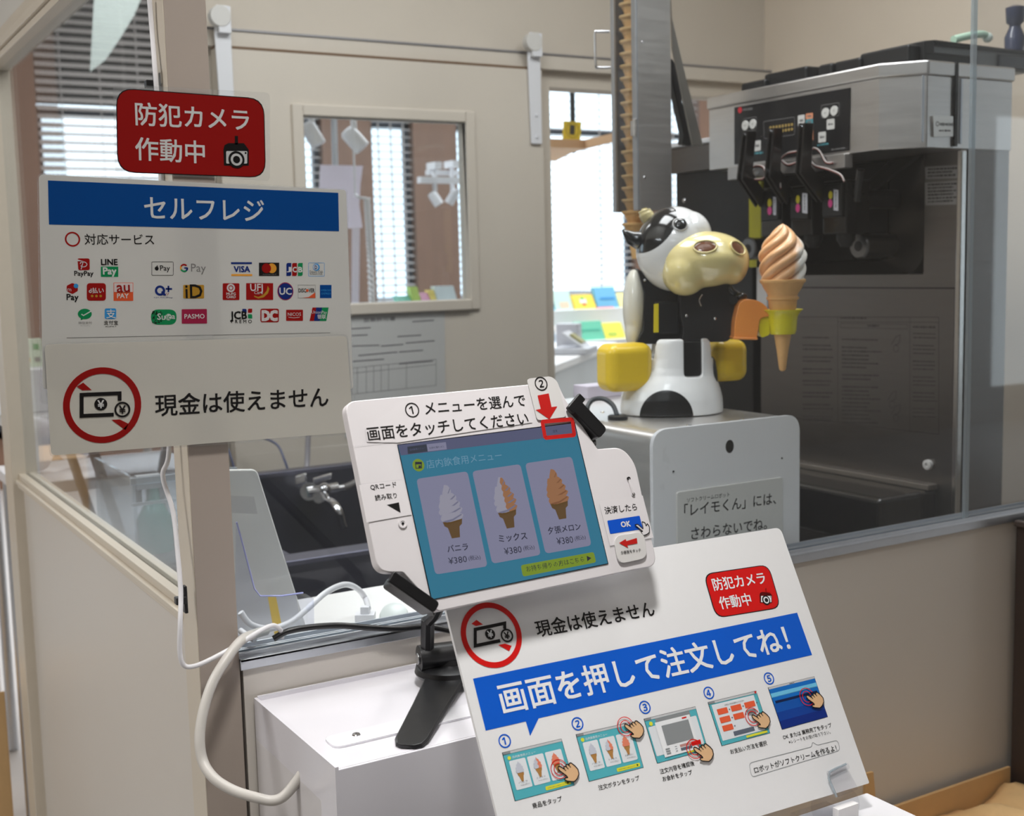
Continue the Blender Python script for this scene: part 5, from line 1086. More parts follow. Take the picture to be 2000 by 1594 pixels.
# ------------------------------------------------------------------ white desk, spare tablet and its holder behind the partition
b = B(); b.box((.475, 1.52, zd-.025), (1.12, 1.78, zd), mat('desk_white', (232, 230, 228), .4, noise=.01)); b.box((.475, 1.74, .1), (1.12, 1.78, zd-.025), WHITE).box((.475, 1.52, 0), (.5, 1.78, zd-.025), WHITE).box((1.09, 1.52, 0), (1.12, 1.78, zd-.025), WHITE)
tag(b.build('desk', None, bevel=.002), 'narrow white desk behind the low partition, below the sink', 'desk')
YT = 1.60
P = rounded([tuple(pY(x, y, YT).xz) for x, y in ((396, 924), (516, 922), (604, 1240), (470, 1262))], .008)
root = thing('spare_tablet', 'white tablet standing on edge behind the post, back side showing', 'tablet', (.53, YT, zd))
SIL = mat('tablet_back', (240, 239, 234), .35, noise=.02)
B().prism([V((x, YT+(z-zd)*.12, z)) for x, z in P], (0, .007, 0), SIL).build('tablet_back', root, bevel=.0025, seg=3)
ST = Sheet((0, YT+(1.06-zd)*.12-.0012, 0), (1, 0, 0), (0, 0, 1))
p = Print(ST); p.poly([(450, 968), (496, 970), (503, 1004), (452, 1002)], mat('asset_sticker', (228, 226, 222), .4)); p.done('sticker', root)
HE = mat('holder_edge', (176, 178, 232), .15); HC = clear('holder_clear', (246, 247, 252), .02)
root = thing('leaflet_holder', 'clear acrylic leaflet holder with a yellow label strip on the desk', 'holder', (.56, 1.56, zd))
YH = 1.555
hp_ = [pY(x, y, YH) for x, y in ((458, 1264), (462, 1020), (470, 1050), (498, 1150), (508, 1164), (578, 1160), (590, 1232))]
for q in hp_: q.z = max(q.z, zd+.001)
B().prism(hp_, (0, .002, 0), HC).build('front', root)
b = B(); b.tube([pY(x, y, YH) for x, y in ((462, 1020), (470, 1048), (497, 1150), (508, 1164), (550, 1164), (592, 1158))], .0011, HE, 6)
b.build('polished_edge', root, smooth=60)
b = B(); q = [pY(x, y, YH+.03) for x, y in ((580, 1158), (597, 1160), (598, 1225), (590, 1235))]
for v in q: v.z = max(v.z, zd+.001)
b.prism(q, (0, -.03, 0), HC); b.build('side', root)
b = B(); q = [pY(x, y, YH-.0006) for x, y in ((523, 1166), (539, 1166), (553, 1236), (536, 1240))]
for v in q: v.z = max(v.z, zd+.001)
b.prism(q, (0, -.0004, 0), mat('label_yellow', (232, 196, 88), .4)); b.build('label_strip', root)
# power adapter behind the sill
b = B(); a = pZ(770, 1206, zd); b.lathe(a, (UP*.8-FW*.6), [(0, .020), (.004, .0215), (.010, .019), (.012, .012)], mat('pale_cap', (208, 214, 210), .3), 28)
tag(b.build('cap', None, smooth=40), 'round pale plastic cap on the desk beside the black upper arm', 'cap')
# ------------------------------------------------------------------ steel sink with a wall tap
SK = mat('sink_steel', (104, 104, 120), .36, metal=.8, noise=.12, scale=6); SKD = mat('sink_inside', (40, 40, 52), .34, metal=.25, noise=.1, scale=6)
zr = pY(560, 1098, 2.32).z; sx0 = pY(545, 1095, 2.32).x-.02; sx1 = 1.75; zsp = pY(515, 932, 2.88).z
root = thing('sink', 'dark steel sink with a tall splashback against the kitchen wall', 'sink', ((sx0+sx1)/2, 2.6, 0))
b = B(); b.box((sx0+.03, 2.87, zr-.24), (sx1, 2.89, zsp), SKD).box((sx0+.03, 2.87, zsp), (sx1, 2.91, zsp+.01), SK); b.build('splashback', root, bevel=.002)
b = B(); b.box((sx0, 2.3, zr-.10), (sx1, 2.315, zr-.004), SKD).box((sx0, 2.3, zr-.004), (sx1, 2.36, zr+.006), SK).box((sx0, 2.36, zr-.004), (sx0+.06, 2.87, zr+.006), SK).box((sx0+.06, 2.36, zr-.24), (sx1, 2.87, zr-.23), SKD)
b.box((sx0+.06, 2.345, zr-.23), (sx1, 2.36, zr), SKD).box((sx0+.05, 2.36, zr-.23), (sx0+.06, 2.87, zr), SKD); b.build('basin', root, bevel=.003)
b = B(); b.box((sx0+.03, 2.33, .08), (sx1, 2.345, zr-.1), DARK).box((sx0+.03, 2.33, .08), (sx0+.045, 2.87, zr-.1), DARK); b.build('cabinet_front', root)
for x, y in ((sx0+.05, 2.36), (sx0+.05, 2.85)): B().cyl((x, y, 0), (x, y, .1), .02, STEEL, 14).build('leg', root)
TY = 2.82; tp = lambda x, y, d=0: pY(x, y, TY-d)
root = thing('tap', 'chrome wall tap with a bent spout over the sink', 'tap', tp(630, 985))
b = B(); b.cyl(tp(604, 960, -.05), tp(604, 960, .01), .022, CHROME, 20); b.cyl(tp(600, 962, .01), tp(660, 952, .02), .013, CHROME, 16); b.cyl(tp(622, 972, -.05), tp(622, 972, .03), .014, CHROME, 16); b.ell(tp(634, 956, .02), (.017, 0, 0), (0, .016, 0), (0, 0, .017), CHROME); b.build('body', root, smooth=50)
b = B(); b.tube([tp(630, 962, .02), tp(640, 978, .05), tp(652, 985, .08), tp(662, 1000, .1), tp(668, 1022, .1), tp(671, 1030, .1)], [.011, .0115, .011, .010, .0098, .0098], CHROME, 16, 5); b.build('spout', root, smooth=60)
b = B(); b.obox(tp(588, 936, .03), RC*.014+UP*.004, FW*.006, UP*.012, CHROME); b.obox(tp(630, 934, .03), RC*.024+UP*.006, FW*.008, UP*.007, CHROME); b.build('handle', root, bevel=.004)
b = B(); b.cyl(tp(648, 956, .02), tp(672, 952, .02), .008, CHROME, 14); b.build('side_valve', root, smooth=50)
b = B(); b.tube([tp(672, 952, .02), tp(684, 948, .02), tp(700, 940, .02), tp(720, 935, .02)], .009, mat('hose_grey', (96, 92, 90), .4), 12, 5); b.build('hose', root, smooth=60)
HB = mat('hose_blue', (70, 78, 112), .3)
for pts, lb in (([(505, 852, 2.98), (540, 868, 2.96), (556, 900, 2.93), (575, 960, 2.9), (580, 1000, 2.9)], 'thin blue hose curving down the wall left of the tap'), ([(440, 868, 2.98), (450, 890, 2.96), (460, 930, 2.94), (466, 985, 2.93)], 'thin blue hose beside the spare tablet')):
    cable(pts, .003, HB, 'hose', lb, 'hose')
cable([(602, 850, 2.93), (600, 900, 2.92), (598, 930, 2.9)], .007, mat('spring_grey', (150, 146, 150), .4), 'spring_hose', 'grey spring hose hanging straight down to the tap', 'hose')
# ------------------------------------------------------------------ paper in a clear pocket on the sliding door
root = thing('paper_notice', 'printed form in a clear pocket taped to the sliding door', 'notice', pY(770, 700, DY0))
SN = Sheet((0, DY0-.0012, 0), (1, 0, 0), (0, 0, 1))
b = B(); P = [SN.uv(*q) for q in ((672, 620), (868, 600), (868, 768), (672, 812))]; P[2].y = P[3].y = min(P[2].y, P[3].y)-.06; b.prism([SN.at(q) for q in P], SN.n*.0008, mat('form_paper', (196, 196, 194), .3)); b.build('paper', root)
fK = mat('form_grey', (118, 116, 118), .5); c9 = crop(660, 480, 3.448); p = Print(SN, c9, 5)
p.text('営業許可書', (172, 502), (386, 490), fK, 0, .01, h=26)
for x0, y0, x1, y1 in ((500, 512, 646, 502), (84, 560, 220, 552), (84, 606, 200, 600), (400, 612, 560, 602), (90, 676, 280, 670), (290, 676, 440, 664), (455, 656, 650, 640), (136, 740, 400, 716), (410, 716, 572, 704), (84, 780, 310, 764), (410, 796, 640, 776)):
    p.line([(x0, y0), (x1, y1)], 8, fK)
for y in (815, 850, 990): p.line([(90, y+10), (660, y-50)], 3, fK)
for x in (90, 130, 190, 240, 290, 340, 460, 660): p.line([(x, 826-(x-90)*.105), (x, 1000-(x-90)*.1)], 3, fK)
p.done('printing', root)
# ------------------------------------------------------------------ shop beyond the serving opening
def pkg(x0, y0, x1, y1, Y, rgb, name, label, cat, lean=.012, deco=None, grp=None, z=None):
    a, c = pY(x0, y1, Y), pY(x1, y0, Y); zz = a.z if z is None else z; h = c.z-zz
    b = B(); M = mat('pack_%d_%d_%d' % rgb, rgb, .45)
    pts = [V((a.x, Y, zz)), V((c.x, Y, zz)), V((c.x, Y+lean*4, zz+h)), V((a.x, Y+lean*4, zz+h))]
    b.prism(pts, (0, .03, 0), M)
    if deco:
        for (u0, v0, u1, v1, col) in deco:
            f = lambda u, v: V((a.x+(c.x-a.x)*u, Y+lean*4*v-.002, zz+h*v)); b.prism([f(u0, v0), f(u1, v0), f(u1, v1), f(u0, v1)], (0, .0015, 0), mat('pack_%d_%d_%d' % col, col, .45))
    return tag(b.build(name, None), label, cat, grp)
YS = 6.0
zsh1, zsh2 = pY(1130, 604, YS).z, pY(1130, 661, YS).z
WSH = mat('shelf_white', (236, 238, 240), .4)
xa, xb_ = pY(1030, 600, YS).x-.4, pY(1230, 600, YS).x+1.3
root = thing('display_rack', 'white stepped rack of colourful packs in the shop beyond the opening', 'rack', ((xa+xb_)/2, YS+.2, 0))
b = B(); b.box((xa, YS-.02, zsh1-.09), (xb_, YS+.28, zsh1), WSH); b.build('shelf', root, bevel=.004)
b = B(); b.box((xa, YS-.22, zsh2-.1), (xb_, YS-.02, zsh2), WSH); b.build('shelf', root, bevel=.004)
b = B(); b.box((xa, YS-.2, 0), (xb_, YS+.26, zsh2-.1), WSH).box((xa, YS, zsh2-.1), (xb_, YS+.26, zsh1-.09), WSH); b.build('base', root)
for x0, y0, x1, y1, rgb, lb, dc in ((1055, 568, 1083, 602, (104, 196, 226), 'blue pack with a dark disc on the upper rack shelf', [(.3, .1, .9, .6, (40, 62, 96))]), (1086, 567, 1119, 602, (206, 236, 230), 'pale mint pack on the upper rack shelf', [(.3, .1, .8, .4, (240, 214, 190))]),
                             (1125, 575, 1165, 603, (250, 214, 70), 'yellow pack with a white mark on the upper rack shelf', [(.3, .4, .62, .7, (240, 246, 236)), (.36, .66, .56, .85, (120, 190, 80)), (.4, .25, .55, .42, (220, 90, 60))]), (1168, 560, 1208, 603, (116, 190, 232), 'tall sky blue pack at the right of the upper shelf', [(.2, .4, .9, .5, (60, 150, 220))]),
                             (1212, 572, 1236, 603, (246, 236, 160), 'cream yellow pack behind the robot shell on the upper shelf', None)):
    pkg(x0, y0, x1, y1, YS, rgb, 'package', lb, 'package', .012, dc, 'packs on the upper shelf', zsh1)
for x0, y0, x1, y1, rgb, lb, dc in ((1050, 624, 1083, 661, (148, 198, 236), 'light blue pack with orange bars on the lower rack shelf', [(.1, .62, .85, .74, (236, 150, 110)), (.1, .4, .85, .52, (236, 150, 110))]), (1090, 636, 1130, 661, (246, 244, 240), 'white pack with a peach picture on the lower rack shelf', [(.4, .02, .8, .45, (236, 182, 140))]),
                             (1132, 627, 1182, 661, (112, 208, 178), 'sea green pack on the lower rack shelf', [(.1, .5, .9, .6, (80, 186, 160))]), (1184, 630, 1222, 661, (244, 234, 90), 'lemon yellow pack at the right of the lower shelf', [(.2, .2, .6, .4, (180, 210, 90))])):
    pkg(x0, y0, x1, y1, YS-.2, rgb, 'package', lb, 'package', .012, dc, 'packs on the lower shelf', zsh2)
pkg(1167, 599, 1200, 611, YS-.015, (214, 92, 84), 'price_card', 'small red card lying in front of the sky blue pack', 'card', .002, None, None, zsh1)
# counter with a till
ZC = 1.07
q = [pZ(1040, 730, ZC), pZ(1205, 668, ZC)]
dq = (q[1]-q[0]).normalized(); nq = V((-dq.y, dq.x, 0))
q0 = V(q[0]); q1 = q[0]+dq*min((q[1]-q[0]).length, 1.7)
root = thing('shop_counter', 'pale white shop counter with a sloping top edge beyond the opening', 'counter', (q0+q1)/2-V((0, 0, ZC)))
b = B(); b.prism([V((v.x, v.y, ZC-.03)) for v in (q0, q1, q1+nq*.3, q0+nq*.3)], (0, 0, .03), WSH); b.build('worktop', root, bevel=.004)
b = B(); b.prism([V((v.x, v.y, 0)) for v in (q0+nq*.012, q1+nq*.012, q1+nq*.28, q0+nq*.28)], (0, 0, ZC-.03), mat('counter_front', (206, 212, 216), .5)); b.build('front', root)
tc_ = pZ(1122, 690, ZC)+V((0, 0, .0))
root = thing('till', 'light grey till with a tilted display on the shop counter', 'till', tc_)
TG = mat('till_grey', (198, 202, 210), .4)
b = B(); b.obox(tc_+UP*.014, dq*.11, nq*.08, UP*.0138, TG); b.build('base', root, bevel=.006)
b = B(); b.obox(tc_+UP*.055-nq*.01, dq*.075, nq*.05+UP*.035, (UP-nq*.7).normalized()*.006, TG); db = b.build('display', root, bevel=.003)
b = B(); b.obox(tc_+UP*.062-nq*.0135, dq*.04, (nq*.05+UP*.035)*.5, (UP-nq*.7).normalized()*.006, mat('lcd_olive', (148, 142, 66), .3)); b.build('screen', db)
b = B(); b.obox(tc_+dq*.17+nq*.06+UP*.06, dq*.04, nq*.05, UP*.0598, TG); b.build('printer', root, bevel=.006)
b = B(); fa = pZ(1052, 690, ZC)+V((0, 0, .001)); b.prism([fa, fa+dq*.2+nq*.03, fa+dq*.17+nq*.2, fa-dq*.03+nq*.16], (0, 0, .012), mat('folder_pink', (246, 200, 214), .5)); tag(b.build('folder', None), 'pink folder lying on the shop counter beside the till', 'folder')
# wooden shelf with the yellow number card
YW2 = 3.75; a, c = pY(1030, 276, YW2), pY(1141, 272, YW2)
e_ = pY(1225, 268, 3.42); b = B(); b.prism([V((x, y, a.z-.018)) for x, y in ((a.x-.02, YW2), (c.x, YW2), (e_.x, 3.42), (e_.x+.1, 3.9), (c.x+.2, YW2+.5), (a.x+.2, YW2+.5))], (0, 0, .03), LIGHTWOOD)
b.box((a.x+.22, YW2+.45, a.z+.012), (a.x+.235, YW2+.465, 4.0), mat('rod_black', (40, 40, 42), .4)); b.box((c.x+.25, YW2+.45, a.z+.012), (c.x+.265, YW2+.465, 4.0), mat('rod_black', (40, 40, 42), .4))
tag(b.build('hanging_shelf', None), 'light wooden hanging shelf carrying a yellow number card', 'shelf')
root = thing('number_card', 'yellow card with the number 1 standing on the wooden shelf', 'card', V((pY(1118, 270, YW2+.06).x, YW2+.06, a.z+.012)))
S1 = Sheet((0, YW2+.06, 0), (1, 0, 0), (0, 0, 1)); P = [S1.uv(*q) for q in ((1101, 236), (1136, 238), (1133, 274), (1099, 273))]; P[2].y = P[3].y = a.z+.012
b = B(); b.prism([S1.at(q, -.003) for q in rounded(P, .006)], S1.n*.003, mat('card_yellow', (238, 214, 36), .4)); b.build('card', root)
p = Print(S1, None, 4); p.ring((1118, 254), 12, 1.5, mat('card_line', (170, 150, 40), .4)).text('1', (1114, 253), (1121, 254), mat('card_dark', (60, 60, 40), .4), 0, .02, h=15); p.done('number', root)
# ------------------------------------------------------------------ shop seen through the door window
def spot(x, y, Y, ax, L, r, label, ztop):
    c = pY(x, y, Y); ax = V(ax).normalized(); root = thing('track_spotlight', label, 'spotlight', c, 'track spotlights')
    b = B(); b.lathe(c-ax*L/2, ax, [(0, r*.7), (.01, r*.95), (.03, r), (L, r), (L, r*.9), (L-.02, r*.86), (L-.03, .01)], WHITEM, 28); b.build('shade', root, smooth=40)
    b = B(); b.cyl(c, V((c.x, c.y, c.z+.16)), .012, WHITEM, 12); b.box((c.x-.02, Y-.05, c.z+.15), (c.x+.02, Y+.05, c.z+.185), WHITEM); b.build('mount', root)
    return c
dn = RC*.45-UP*.8
c1_ = spot(610, 262, 4.6, dn, .095, .031, 'white spotlight tilted right, upper left in the door window', 3); c2_ = spot(692, 272, 4.6, RC*.6-UP*.7, .095, .034, 'white spotlight with hanging chain at the top of the door window', 3)
spot(576, 268, 4.6, RC*.1-UP, .1, .03, 'white spotlight cut off by the left edge of the door window', 3)
b = B(); b.box((c1_.x-.6, 4.58, c1_.z+.2), (c2_.x+.4, 4.62, c1_.z+.24), WHITEM); b.box((c1_.x+.1, 4.59, c1_.z+.24), (c1_.x+.12, 4.61, 4.0), WHITEM); tag(b.build('light_track', None), 'white ceiling track of the near spotlights, above the door window', 'track')
c3_ = spot(850, 388, 5.8, RC*.5-UP*.8, .075, .026, 'white spotlight under the small track, right in the door window', 2); spot(884, 384, 5.86, -RC*.5-UP*.8, .085, .024, 'white spotlight tilted left at the right edge of the door window', 2)
a, c = pY(818, 350, 5.8), pY(900, 346, 5.8); b = B(); b.box((a.x, 5.78, a.z-.02), (c.x+.3, 5.82, a.z+.012), WHITEM).box((a.x+.1, 5.88, a.z+.03), (c.x+.3, 5.92, a.z+.055), WHITEM).cyl((a.x+.3, 5.8, a.z), (a.x+.3, 5.8, 4.0), .008, WHITEM, 8); tag(b.build('light_track', None), 'short white track carrying the two far spotlights', 'track')
b = B(); ch = [pY(717, 388, 4.3), pY(719, 430, 4.3), pY(723, 500, 4.3), pY(727, 594, 4.15)]; Pq = smoothpath(ch, 40)
for o in (0, math.pi): b.tube([p + (RC*math.cos(i*.75+o)+FW*math.sin(i*.75+o))*.008 for i, p in enumerate(Pq)], .006, WHITEM, 6)
b.tube([Pq[0], pY(700, 385, 4.3), pY(694, 380, 4.4)], .006, WHITEM, 6); b.cyl(pY(694, 380, 4.4), V((pY(694, 380, 4.4).x, 4.4, 4.0)), .004, WHITEM, 6)
tag(b.build('twisted_cord', None, smooth=60), 'white twisted cord hanging down in the door window', 'cord')
b = B(); pp = [pY(x, y, 4.9) for x, y in ((626, 322), (709, 324), (704, 360), (702, 400), (708, 445), (690, 446), (620, 446))]; b.prism(pp, (0, .003, 0), mat('poster_white', (236, 230, 240), .5, transl=.3)); b.prism([pY(x, y, 4.9) for x, y in ((688, 446), (703, 446), (700, 700), (686, 700))], (0, .003, 0), mat('poster_lace', (214, 206, 216), .5))
b.cyl(pY(652, 225, 4.92), pY(655, 330, 4.92), .012, ALU, 10); b.cyl(pY(652, 225, 4.92), V((pY(652, 225, 4.92).x, 4.92, 4.0)), .012, ALU, 10)
tag(b.build('hanging_poster', None), 'white paper banner hanging from a rod in the door window', 'banner')
b = B(); pp = [pY(x, y, 6.8) for x, y in ((176, 140), (186, -40), (300, -60), (262, 30), (230, 82), (205, 118))]; b.prism(pp, (0, .004, 0), mat('pale_mint', (196, 208, 204), .5)); zz = pp[1].z; b.cyl(pp[1], V((pp[1].x, 6.8, 4.0)), .006, ALU, 8); b.cyl(pp[2], V((pp[2].x, 6.8, 4.0)), .006, ALU, 8)
tag(b.build('hanging_sheet', None), 'pale green grey sheet hanging high behind the clear side window', 'sheet')
YD2 = 4.2; x0_, x1_ = pY(560, 590, YD2).x, pY(930, 590, YD2).x; zt3 = pY(760, 597, YD2).z
b = B(); b.box((x0_, YD2, zt3-.04), (x1_, YD2+.5, zt3), WSH).box((x0_+.03, YD2+.03, 0), (x1_-.03, YD2+.47, zt3-.04), WSH); tag(b.build('sales_table', None, bevel=.004), 'white sales table behind the sliding door', 'table')
for x0, y0, x1, y1, rgb, lb in ((780, 578, 806, 597, (120, 206, 186), 'low green pack at the foot of the door window'), (808, 560, 822, 597, (186, 220, 110), 'lime green pack in the door window'), (826, 572, 842, 597, (230, 170, 206), 'pink pack in the door window'), (844, 566, 854, 597, (236, 220, 120), 'slim yellow pack in the door window'), (856, 558, 893, 597, (214, 232, 240), 'pale blue pack at the right corner of the door window')):
    pkg(x0, y0, x1, y1, YD2+.1, rgb, 'package', lb, 'package', .008, None, 'packs in the door window', zt3)
for x0, y0, x1, y1, rgb, lb in ((768, 494, 800, 515, (206, 206, 120), 'olive and yellow box on the far rail, left of the wooden column'), (802, 500, 812, 520, (244, 240, 200), 'cream box on the far rail beside the wooden column')): pass
# ------------------------------------------------------------------ things behind the clear side window
YK = 3.5
lx = lambda x, y, Y=YK: pY(x, y, Y)
ztb = lx(180, 800).z
b = B(); b.box((.50, YK-.06, ztb-.03), (1.02, YK+.5, ztb), WSH)
for x, y in ((.53, YK), (.99, YK), (.53, YK+.46), (.99, YK+.46)): b.cyl((x, y, 0), (x, y, ztb-.03), .014, ALU, 12)
tag(b.build('folding_table', None, bevel=.003), 'white folding table with thin metal legs behind the side window', 'table')
pkg(34, 662, 84, 720, YK+.1, (214, 232, 206), 'display_box', 'pale green box with four coloured squares behind the side window', 'box', .006, [(.3, .62, .5, .82, (196, 70, 70)), (.66, .62, .86, .82, (80, 170, 100)), (.3, .18, .5, .34, (226, 170, 60)), (.66, .18, .86, .34, (130, 134, 130))], None, ztb+.12)
b = B(); a = lx(60, 720, YK+.08); b.box((a.x-.12, YK+.02, ztb), (a.x+.14, YK+.36, ztb+.12), mat('crate_white', (220, 224, 228), .45)); tag(b.build('crate', None, bevel=.006), 'white crate under the pale green box on the folding table', 'crate')
def bag(x, y, r, label, Y, sx=1.0):
    c = pY(x, y, Y); c.z = za+r*1.12; b = B(); random.seed(int(x*7+y))
    for i in range(7): b.ell(c+V((random.uniform(-.6, .6)*r*sx, random.uniform(-.3, .3)*r, random.uniform(-.5, .4)*r)), (r*random.uniform(.5, .8)*sx, 0, random.uniform(-.2, .2)*r), (0, r*.6, 0), (random.uniform(-.3, .3)*r, 0, r*random.uniform(.5, .8)), mat('bag_white', (232, 232, 236), .4, transl=.25, bump=.5, scale=30), 16, 10)
    return tag(b.build('plastic_bag', None, remesh=.01, iters=3), label, 'bag', 'white plastic bags')
zf = 0
b = B(); za = pY(120, 920, 3.2).z; b.box((.46, 3.05, za-.03), (.9, 3.4, za), mat('stool_white', (222, 222, 226), .5))
for x, y in ((.48, 3.08), (.88, 3.08), (.48, 3.37), (.88, 3.37)): b.cyl((x, y, 0), (x, y, za-.03), .01, ALU, 10)
tag(b.build('low_table', None, bevel=.004), 'low white table carrying plastic bags behind the side window', 'table')
bag(66, 880, .075, 'crumpled white plastic bag behind the side window, left of the lower hung sheet', 3.2); bag(158, 900, .05, 'second white plastic bag, under the lower hung sheet', 3.25, 1.3)
# trolley, spray bottle and clear crate close to the post
b = B(); cA, cB = pY(262, 925, 2.2), pY(340, 1098, 2.2)
root = thing('clear_crate', 'clear plastic crate with bottles behind the side window, next to the post', 'crate', (.72, 2.2, 0))
x0c, x1c = pY(262, 1000, 2.2).x, pY(350, 1000, 2.2).x+.1; z0c, z1c = pY(300, 1108, 2.2).z, pY(300, 930, 2.2).z
CC = clear('crate_clear', (236, 240, 243), .05)
b = B(); b.box((x0c, 2.2, z0c), (x0c+.006, 2.5, z1c), CC).box((x1c, 2.2, z0c), (x1c+.006, 2.5, z1c), CC).box((x0c, 2.2, z0c), (x1c, 2.205, z1c), CC).box((x0c, 2.5, z0c), (x1c, 2.505, z1c), CC).box((x0c, 2.2, z0c), (x1c, 2.5, z0c+.006), CC); b.build('crate', root)
b = B(); b.box((x0c-.004, 2.196, z1c-.012), (x1c+.01, 2.204, z1c), ACRYE).box((x0c-.004, 2.196, z1c-.05), (x1c+.01, 2.2, z1c-.044), ACRYE); b.build('rim', root)
b = B(); b.box((x0c-.02, 2.18, z0c-.03), (x1c+.03, 2.52, z0c-.001), DARK); 
for x in (x0c, x1c): b.cyl((x, 2.2, 0), (x, 2.2, z0c-.03), .012, STEELD, 10); b.cyl((x, 2.5, 0), (x, 2.5, z0c-.03), .012, STEELD, 10)
tag(b.build('crate_stand', None), 'dark stand under the clear crate next to the post', 'stand')
b = B(); a = V((pY(306, 1090, 2.3).x, 2.3, z0c+.007)); b.lathe(a, (0, 0, 1), [(0, .032), (.06, .033), (.085, .02), (.1, .012), (.12, .012)], mat('bottle_teal', (60, 132, 120), .25, coat=.3), 24); b.box((a.x-.03, 2.29, a.z+.12), (a.x+.014, 2.31, a.z+.145), mat('trigger_grey', (170, 174, 176), .3)); b.box((a.x-.03, 2.293, a.z+.09), (a.x-.022, 2.307, a.z+.12), BLACK)
tag(b.build('spray_bottle', None, smooth=40), 'teal spray bottle inside the clear crate', 'bottle')
b = B(); a, c = pY(226, 868, 2.7), pY(262, 868, 2.7)
for u in (0, .3): b.tube([V((a.x-.05, 2.7+u, a.z)), V((a.x+.22, 2.7+u, .01))], .011, STEELD, 10); b.tube([V((a.x+.2, 2.7+u, a.z)), V((a.x-.05, 2.7+u, .01))], .011, ALU, 10)
b.box((a.x-.07, 2.69, a.z), (a.x+.22, 3.01, a.z+.015), mat('stand_top', (150, 148, 150), .4))
tag(b.build('folding_stand', None, smooth=60), 'grey folding stand with crossed metal legs behind the side window', 'stand')
# ------------------------------------------------------------------ counter, front box, easel and oddments in the foreground
b = B(); b.box((.36, .5, .66), (1.0, 1.466, .70), mat('counter_grey', (112, 106, 100), .45, noise=.01)).box((.38, .52, 0), (.98, 1.44, .66), PANEL); tag(b.build('order_counter', None, bevel=.003), 'grey counter under the order equipment in front of the partition', 'counter')
b = B(); b.box((.5, .70, .70), (.966, .903, .879), mat('front_box_white', (226, 225, 229), .3)); tag(b.build('printer_box', None, bevel=.002), 'white box below the instruction board, its corner showing at bottom right', 'box')
cz = .8795
root = thing('card_reader', 'black card reader on the white box under the board', 'reader', pZ(1376, 1592, cz))
a = pZ(1376, 1590, .893); a.z = cz
b = B(); b.obox(a+UP*.010-FW*.03, RC*.036, FW*.035, UP*.0098, BLACK); b.build('case', root, bevel=.006, seg=3)
b = B(); a = pZ(1432, 1588, .889); b.obox(V((a.x, a.y-.02, cz+.006)), RC*.012, FW*.012, UP*.0058, BLACK); tag(b.build('rubber_foot', None, bevel=.003), 'small black block right of the card reader', 'block')
b = B(); a = pZ(945, 1589, .87); b.obox(V((a.x, a.y-.022, .7855)), RC*.028, FW*.02, UP*.0853, BLACK); tag(b.build('pin_pad', None, bevel=.012, seg=4), 'black rounded device at the foot of the board, left corner', 'device')
# clear easel holding the board
EZ = clear('easel_clear', (250, 250, 251), 0); S = BS
root = thing('easel', 'clear acrylic easel clip holding the lower right corner of the board', 'easel', V((pZ(1640, 1570, cz).x, pZ(1640, 1570, cz).y, cz)))
P = rounded([S.uv(*c8b(*q)) for q in ((1618, 892), (1770, 824), (1878, 1032), (1704, 1100))], [.006, .004, .001, .001])
b = B(); b.prism([S.at(q, .002) for q in P], S.n*.0025, EZ); b.build('clip', root)
b = B(); b.tube([S.at(S.uv(*c8b(*q)), .004) for q in ((1700, 1098), (1634, 944), (1640, 890), (1680, 866), (1776, 824))], .0012, ACRYE, 8); b.tube([S.at(S.uv(*c8b(*q)), .004) for q in ((1636, 908), (1786, 840))], .0035, EZ, 10); b.build('bent_edge', root, smooth=60)
f0 = S.at(S.uv(*c8b(1780, 1065)), .0); b = B(); f0 = V((f0.x, f0.y, cz)); b.cyl(f0+V((-.03, .004, .013)), f0+V((.014, .004, .013)), .0125, EZ, 20); b.box((f0.x-.045, f0.y-.02, cz), (f0.x+.005, f0.y+.03, cz+.005), EZ); b.build('foot', root, smooth=40)
b = B(); a = pZ(1660, 1585, cz+.01); b.box((a.x-.02, a.y-.004, cz), (a.x+.008, a.y+.004, cz+.018), WHITE); b.build('stop', root)
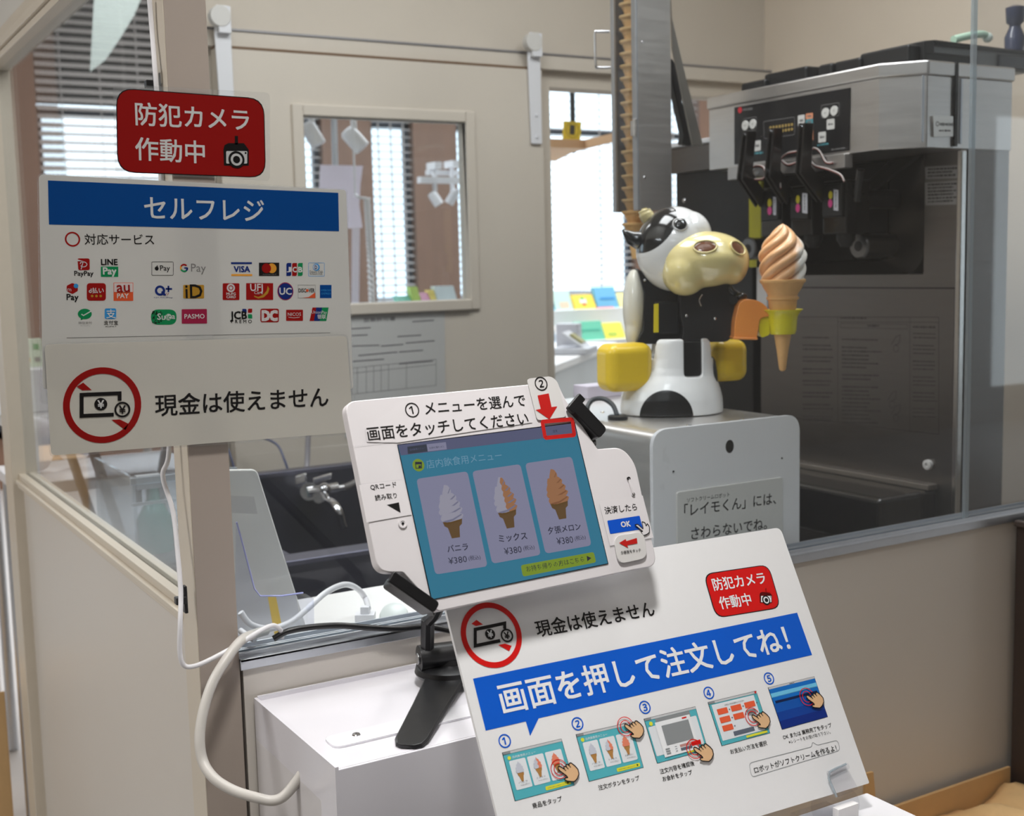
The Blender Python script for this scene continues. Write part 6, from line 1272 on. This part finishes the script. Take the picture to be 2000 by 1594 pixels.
# cardboard and kraft paper at lower right, dark cabinet at the edge
kx0 = pY(1712, 1550, 1.40).x-.14; kxe = pY(1984, 1015, 1.456).x-.008; zk = pY(1850, 1541, 1.449).z
b = B(); b.box((kx0, 1.08, .2), (kx0+.006, 1.455, zk), CARD).box((kx0, 1.449, .2), (kxe, 1.455, zk), CARD).box((kx0, 1.08, .2), (kxe, 1.455, .206), CARD).box((kx0, 1.08, .2), (kxe, 1.086, zk-.06), CARD)
fl = [pY(x, y, 1.40) for x, y in ((1690, 1512), (1706, 1508), (1710, 1556), (1690, 1600))]; b.prism(fl, (0, .005, 0), CARD)
tag(b.build('cardboard_box', None), 'open cardboard box on the right in front of the partition', 'box')
b = B(); n1, n2 = 40, 22; random.seed(3); vs = []
for i in range(n1+1):
    for j in range(n2+1):
        x = kx0+.02+i/n1*(kxe-kx0-.03); y = 1.10+j/n2*.345
        z = zk-.055+.05*math.exp(-((j/n2-.55)/.35)**2)*(0.35+.65*min(1, i/14)) + .012*math.sin(i*.55+j*.25)+.008*math.sin(i*.23-j*.7+1)+.004*math.sin(i*1.3+j*.9)
        vs.append((x, y, z))
b.add(vs, [(i*(n2+1)+j, (i+1)*(n2+1)+j, (i+1)*(n2+1)+j+1, i*(n2+1)+j+1) for i in range(n1) for j in range(n2)], KRAFT)
o = b.build('packing_paper', None, smooth=80); so = o.modifiers.new('thick', 'SOLIDIFY'); so.thickness = .002
tag(o, 'crumpled brown kraft paper filling the cardboard box at lower right', 'paper')
b = B(); a = pY(1984, 1015, 1.456); b.box((a.x, 1.40, .0), (a.x+.5, 1.456, a.z), mat('dark_cabinet', (70, 60, 56), .35, noise=.08)); b.box((a.x-.006, 1.39, a.z-.012), (a.x+.5, 1.456, a.z), mat('cabinet_top', (86, 76, 72), .3))
tag(b.build('side_cabinet', None, bevel=.003), 'dark brown cabinet edge at the far right in front of the partition', 'cabinet')
# left edge: cardboard seen past the end post
b = B(); b.box((.05, 3.3, 0), (.43, 3.7, .36), CARD).box((.05, 3.3, .36), (.43, 3.304, .40), CARD); tag(b.build('carton', None, bevel=.002), 'brown carton on the floor beyond the end post at the left edge', 'box')
b = B(); b.box((.0, 4.3, .62), (.55, 4.7, .84), CARD).box((.0, 4.3, 0), (.55, 4.7, .62), WHITE); tag(b.build('stacked_carton', None, bevel=.002), 'carton on a white plinth behind the end post at the left edge', 'box')
b = B(); b.ell((.46, 4.45, .93), (.09, 0, 0), (0, .08, 0), (0, 0, .085), mat('flower_yellow', (222, 214, 60), .6, bump=1, scale=40), 20, 12); tag(b.build('yellow_bag', None), 'yellow bundle on the carton at the left edge', 'bundle')
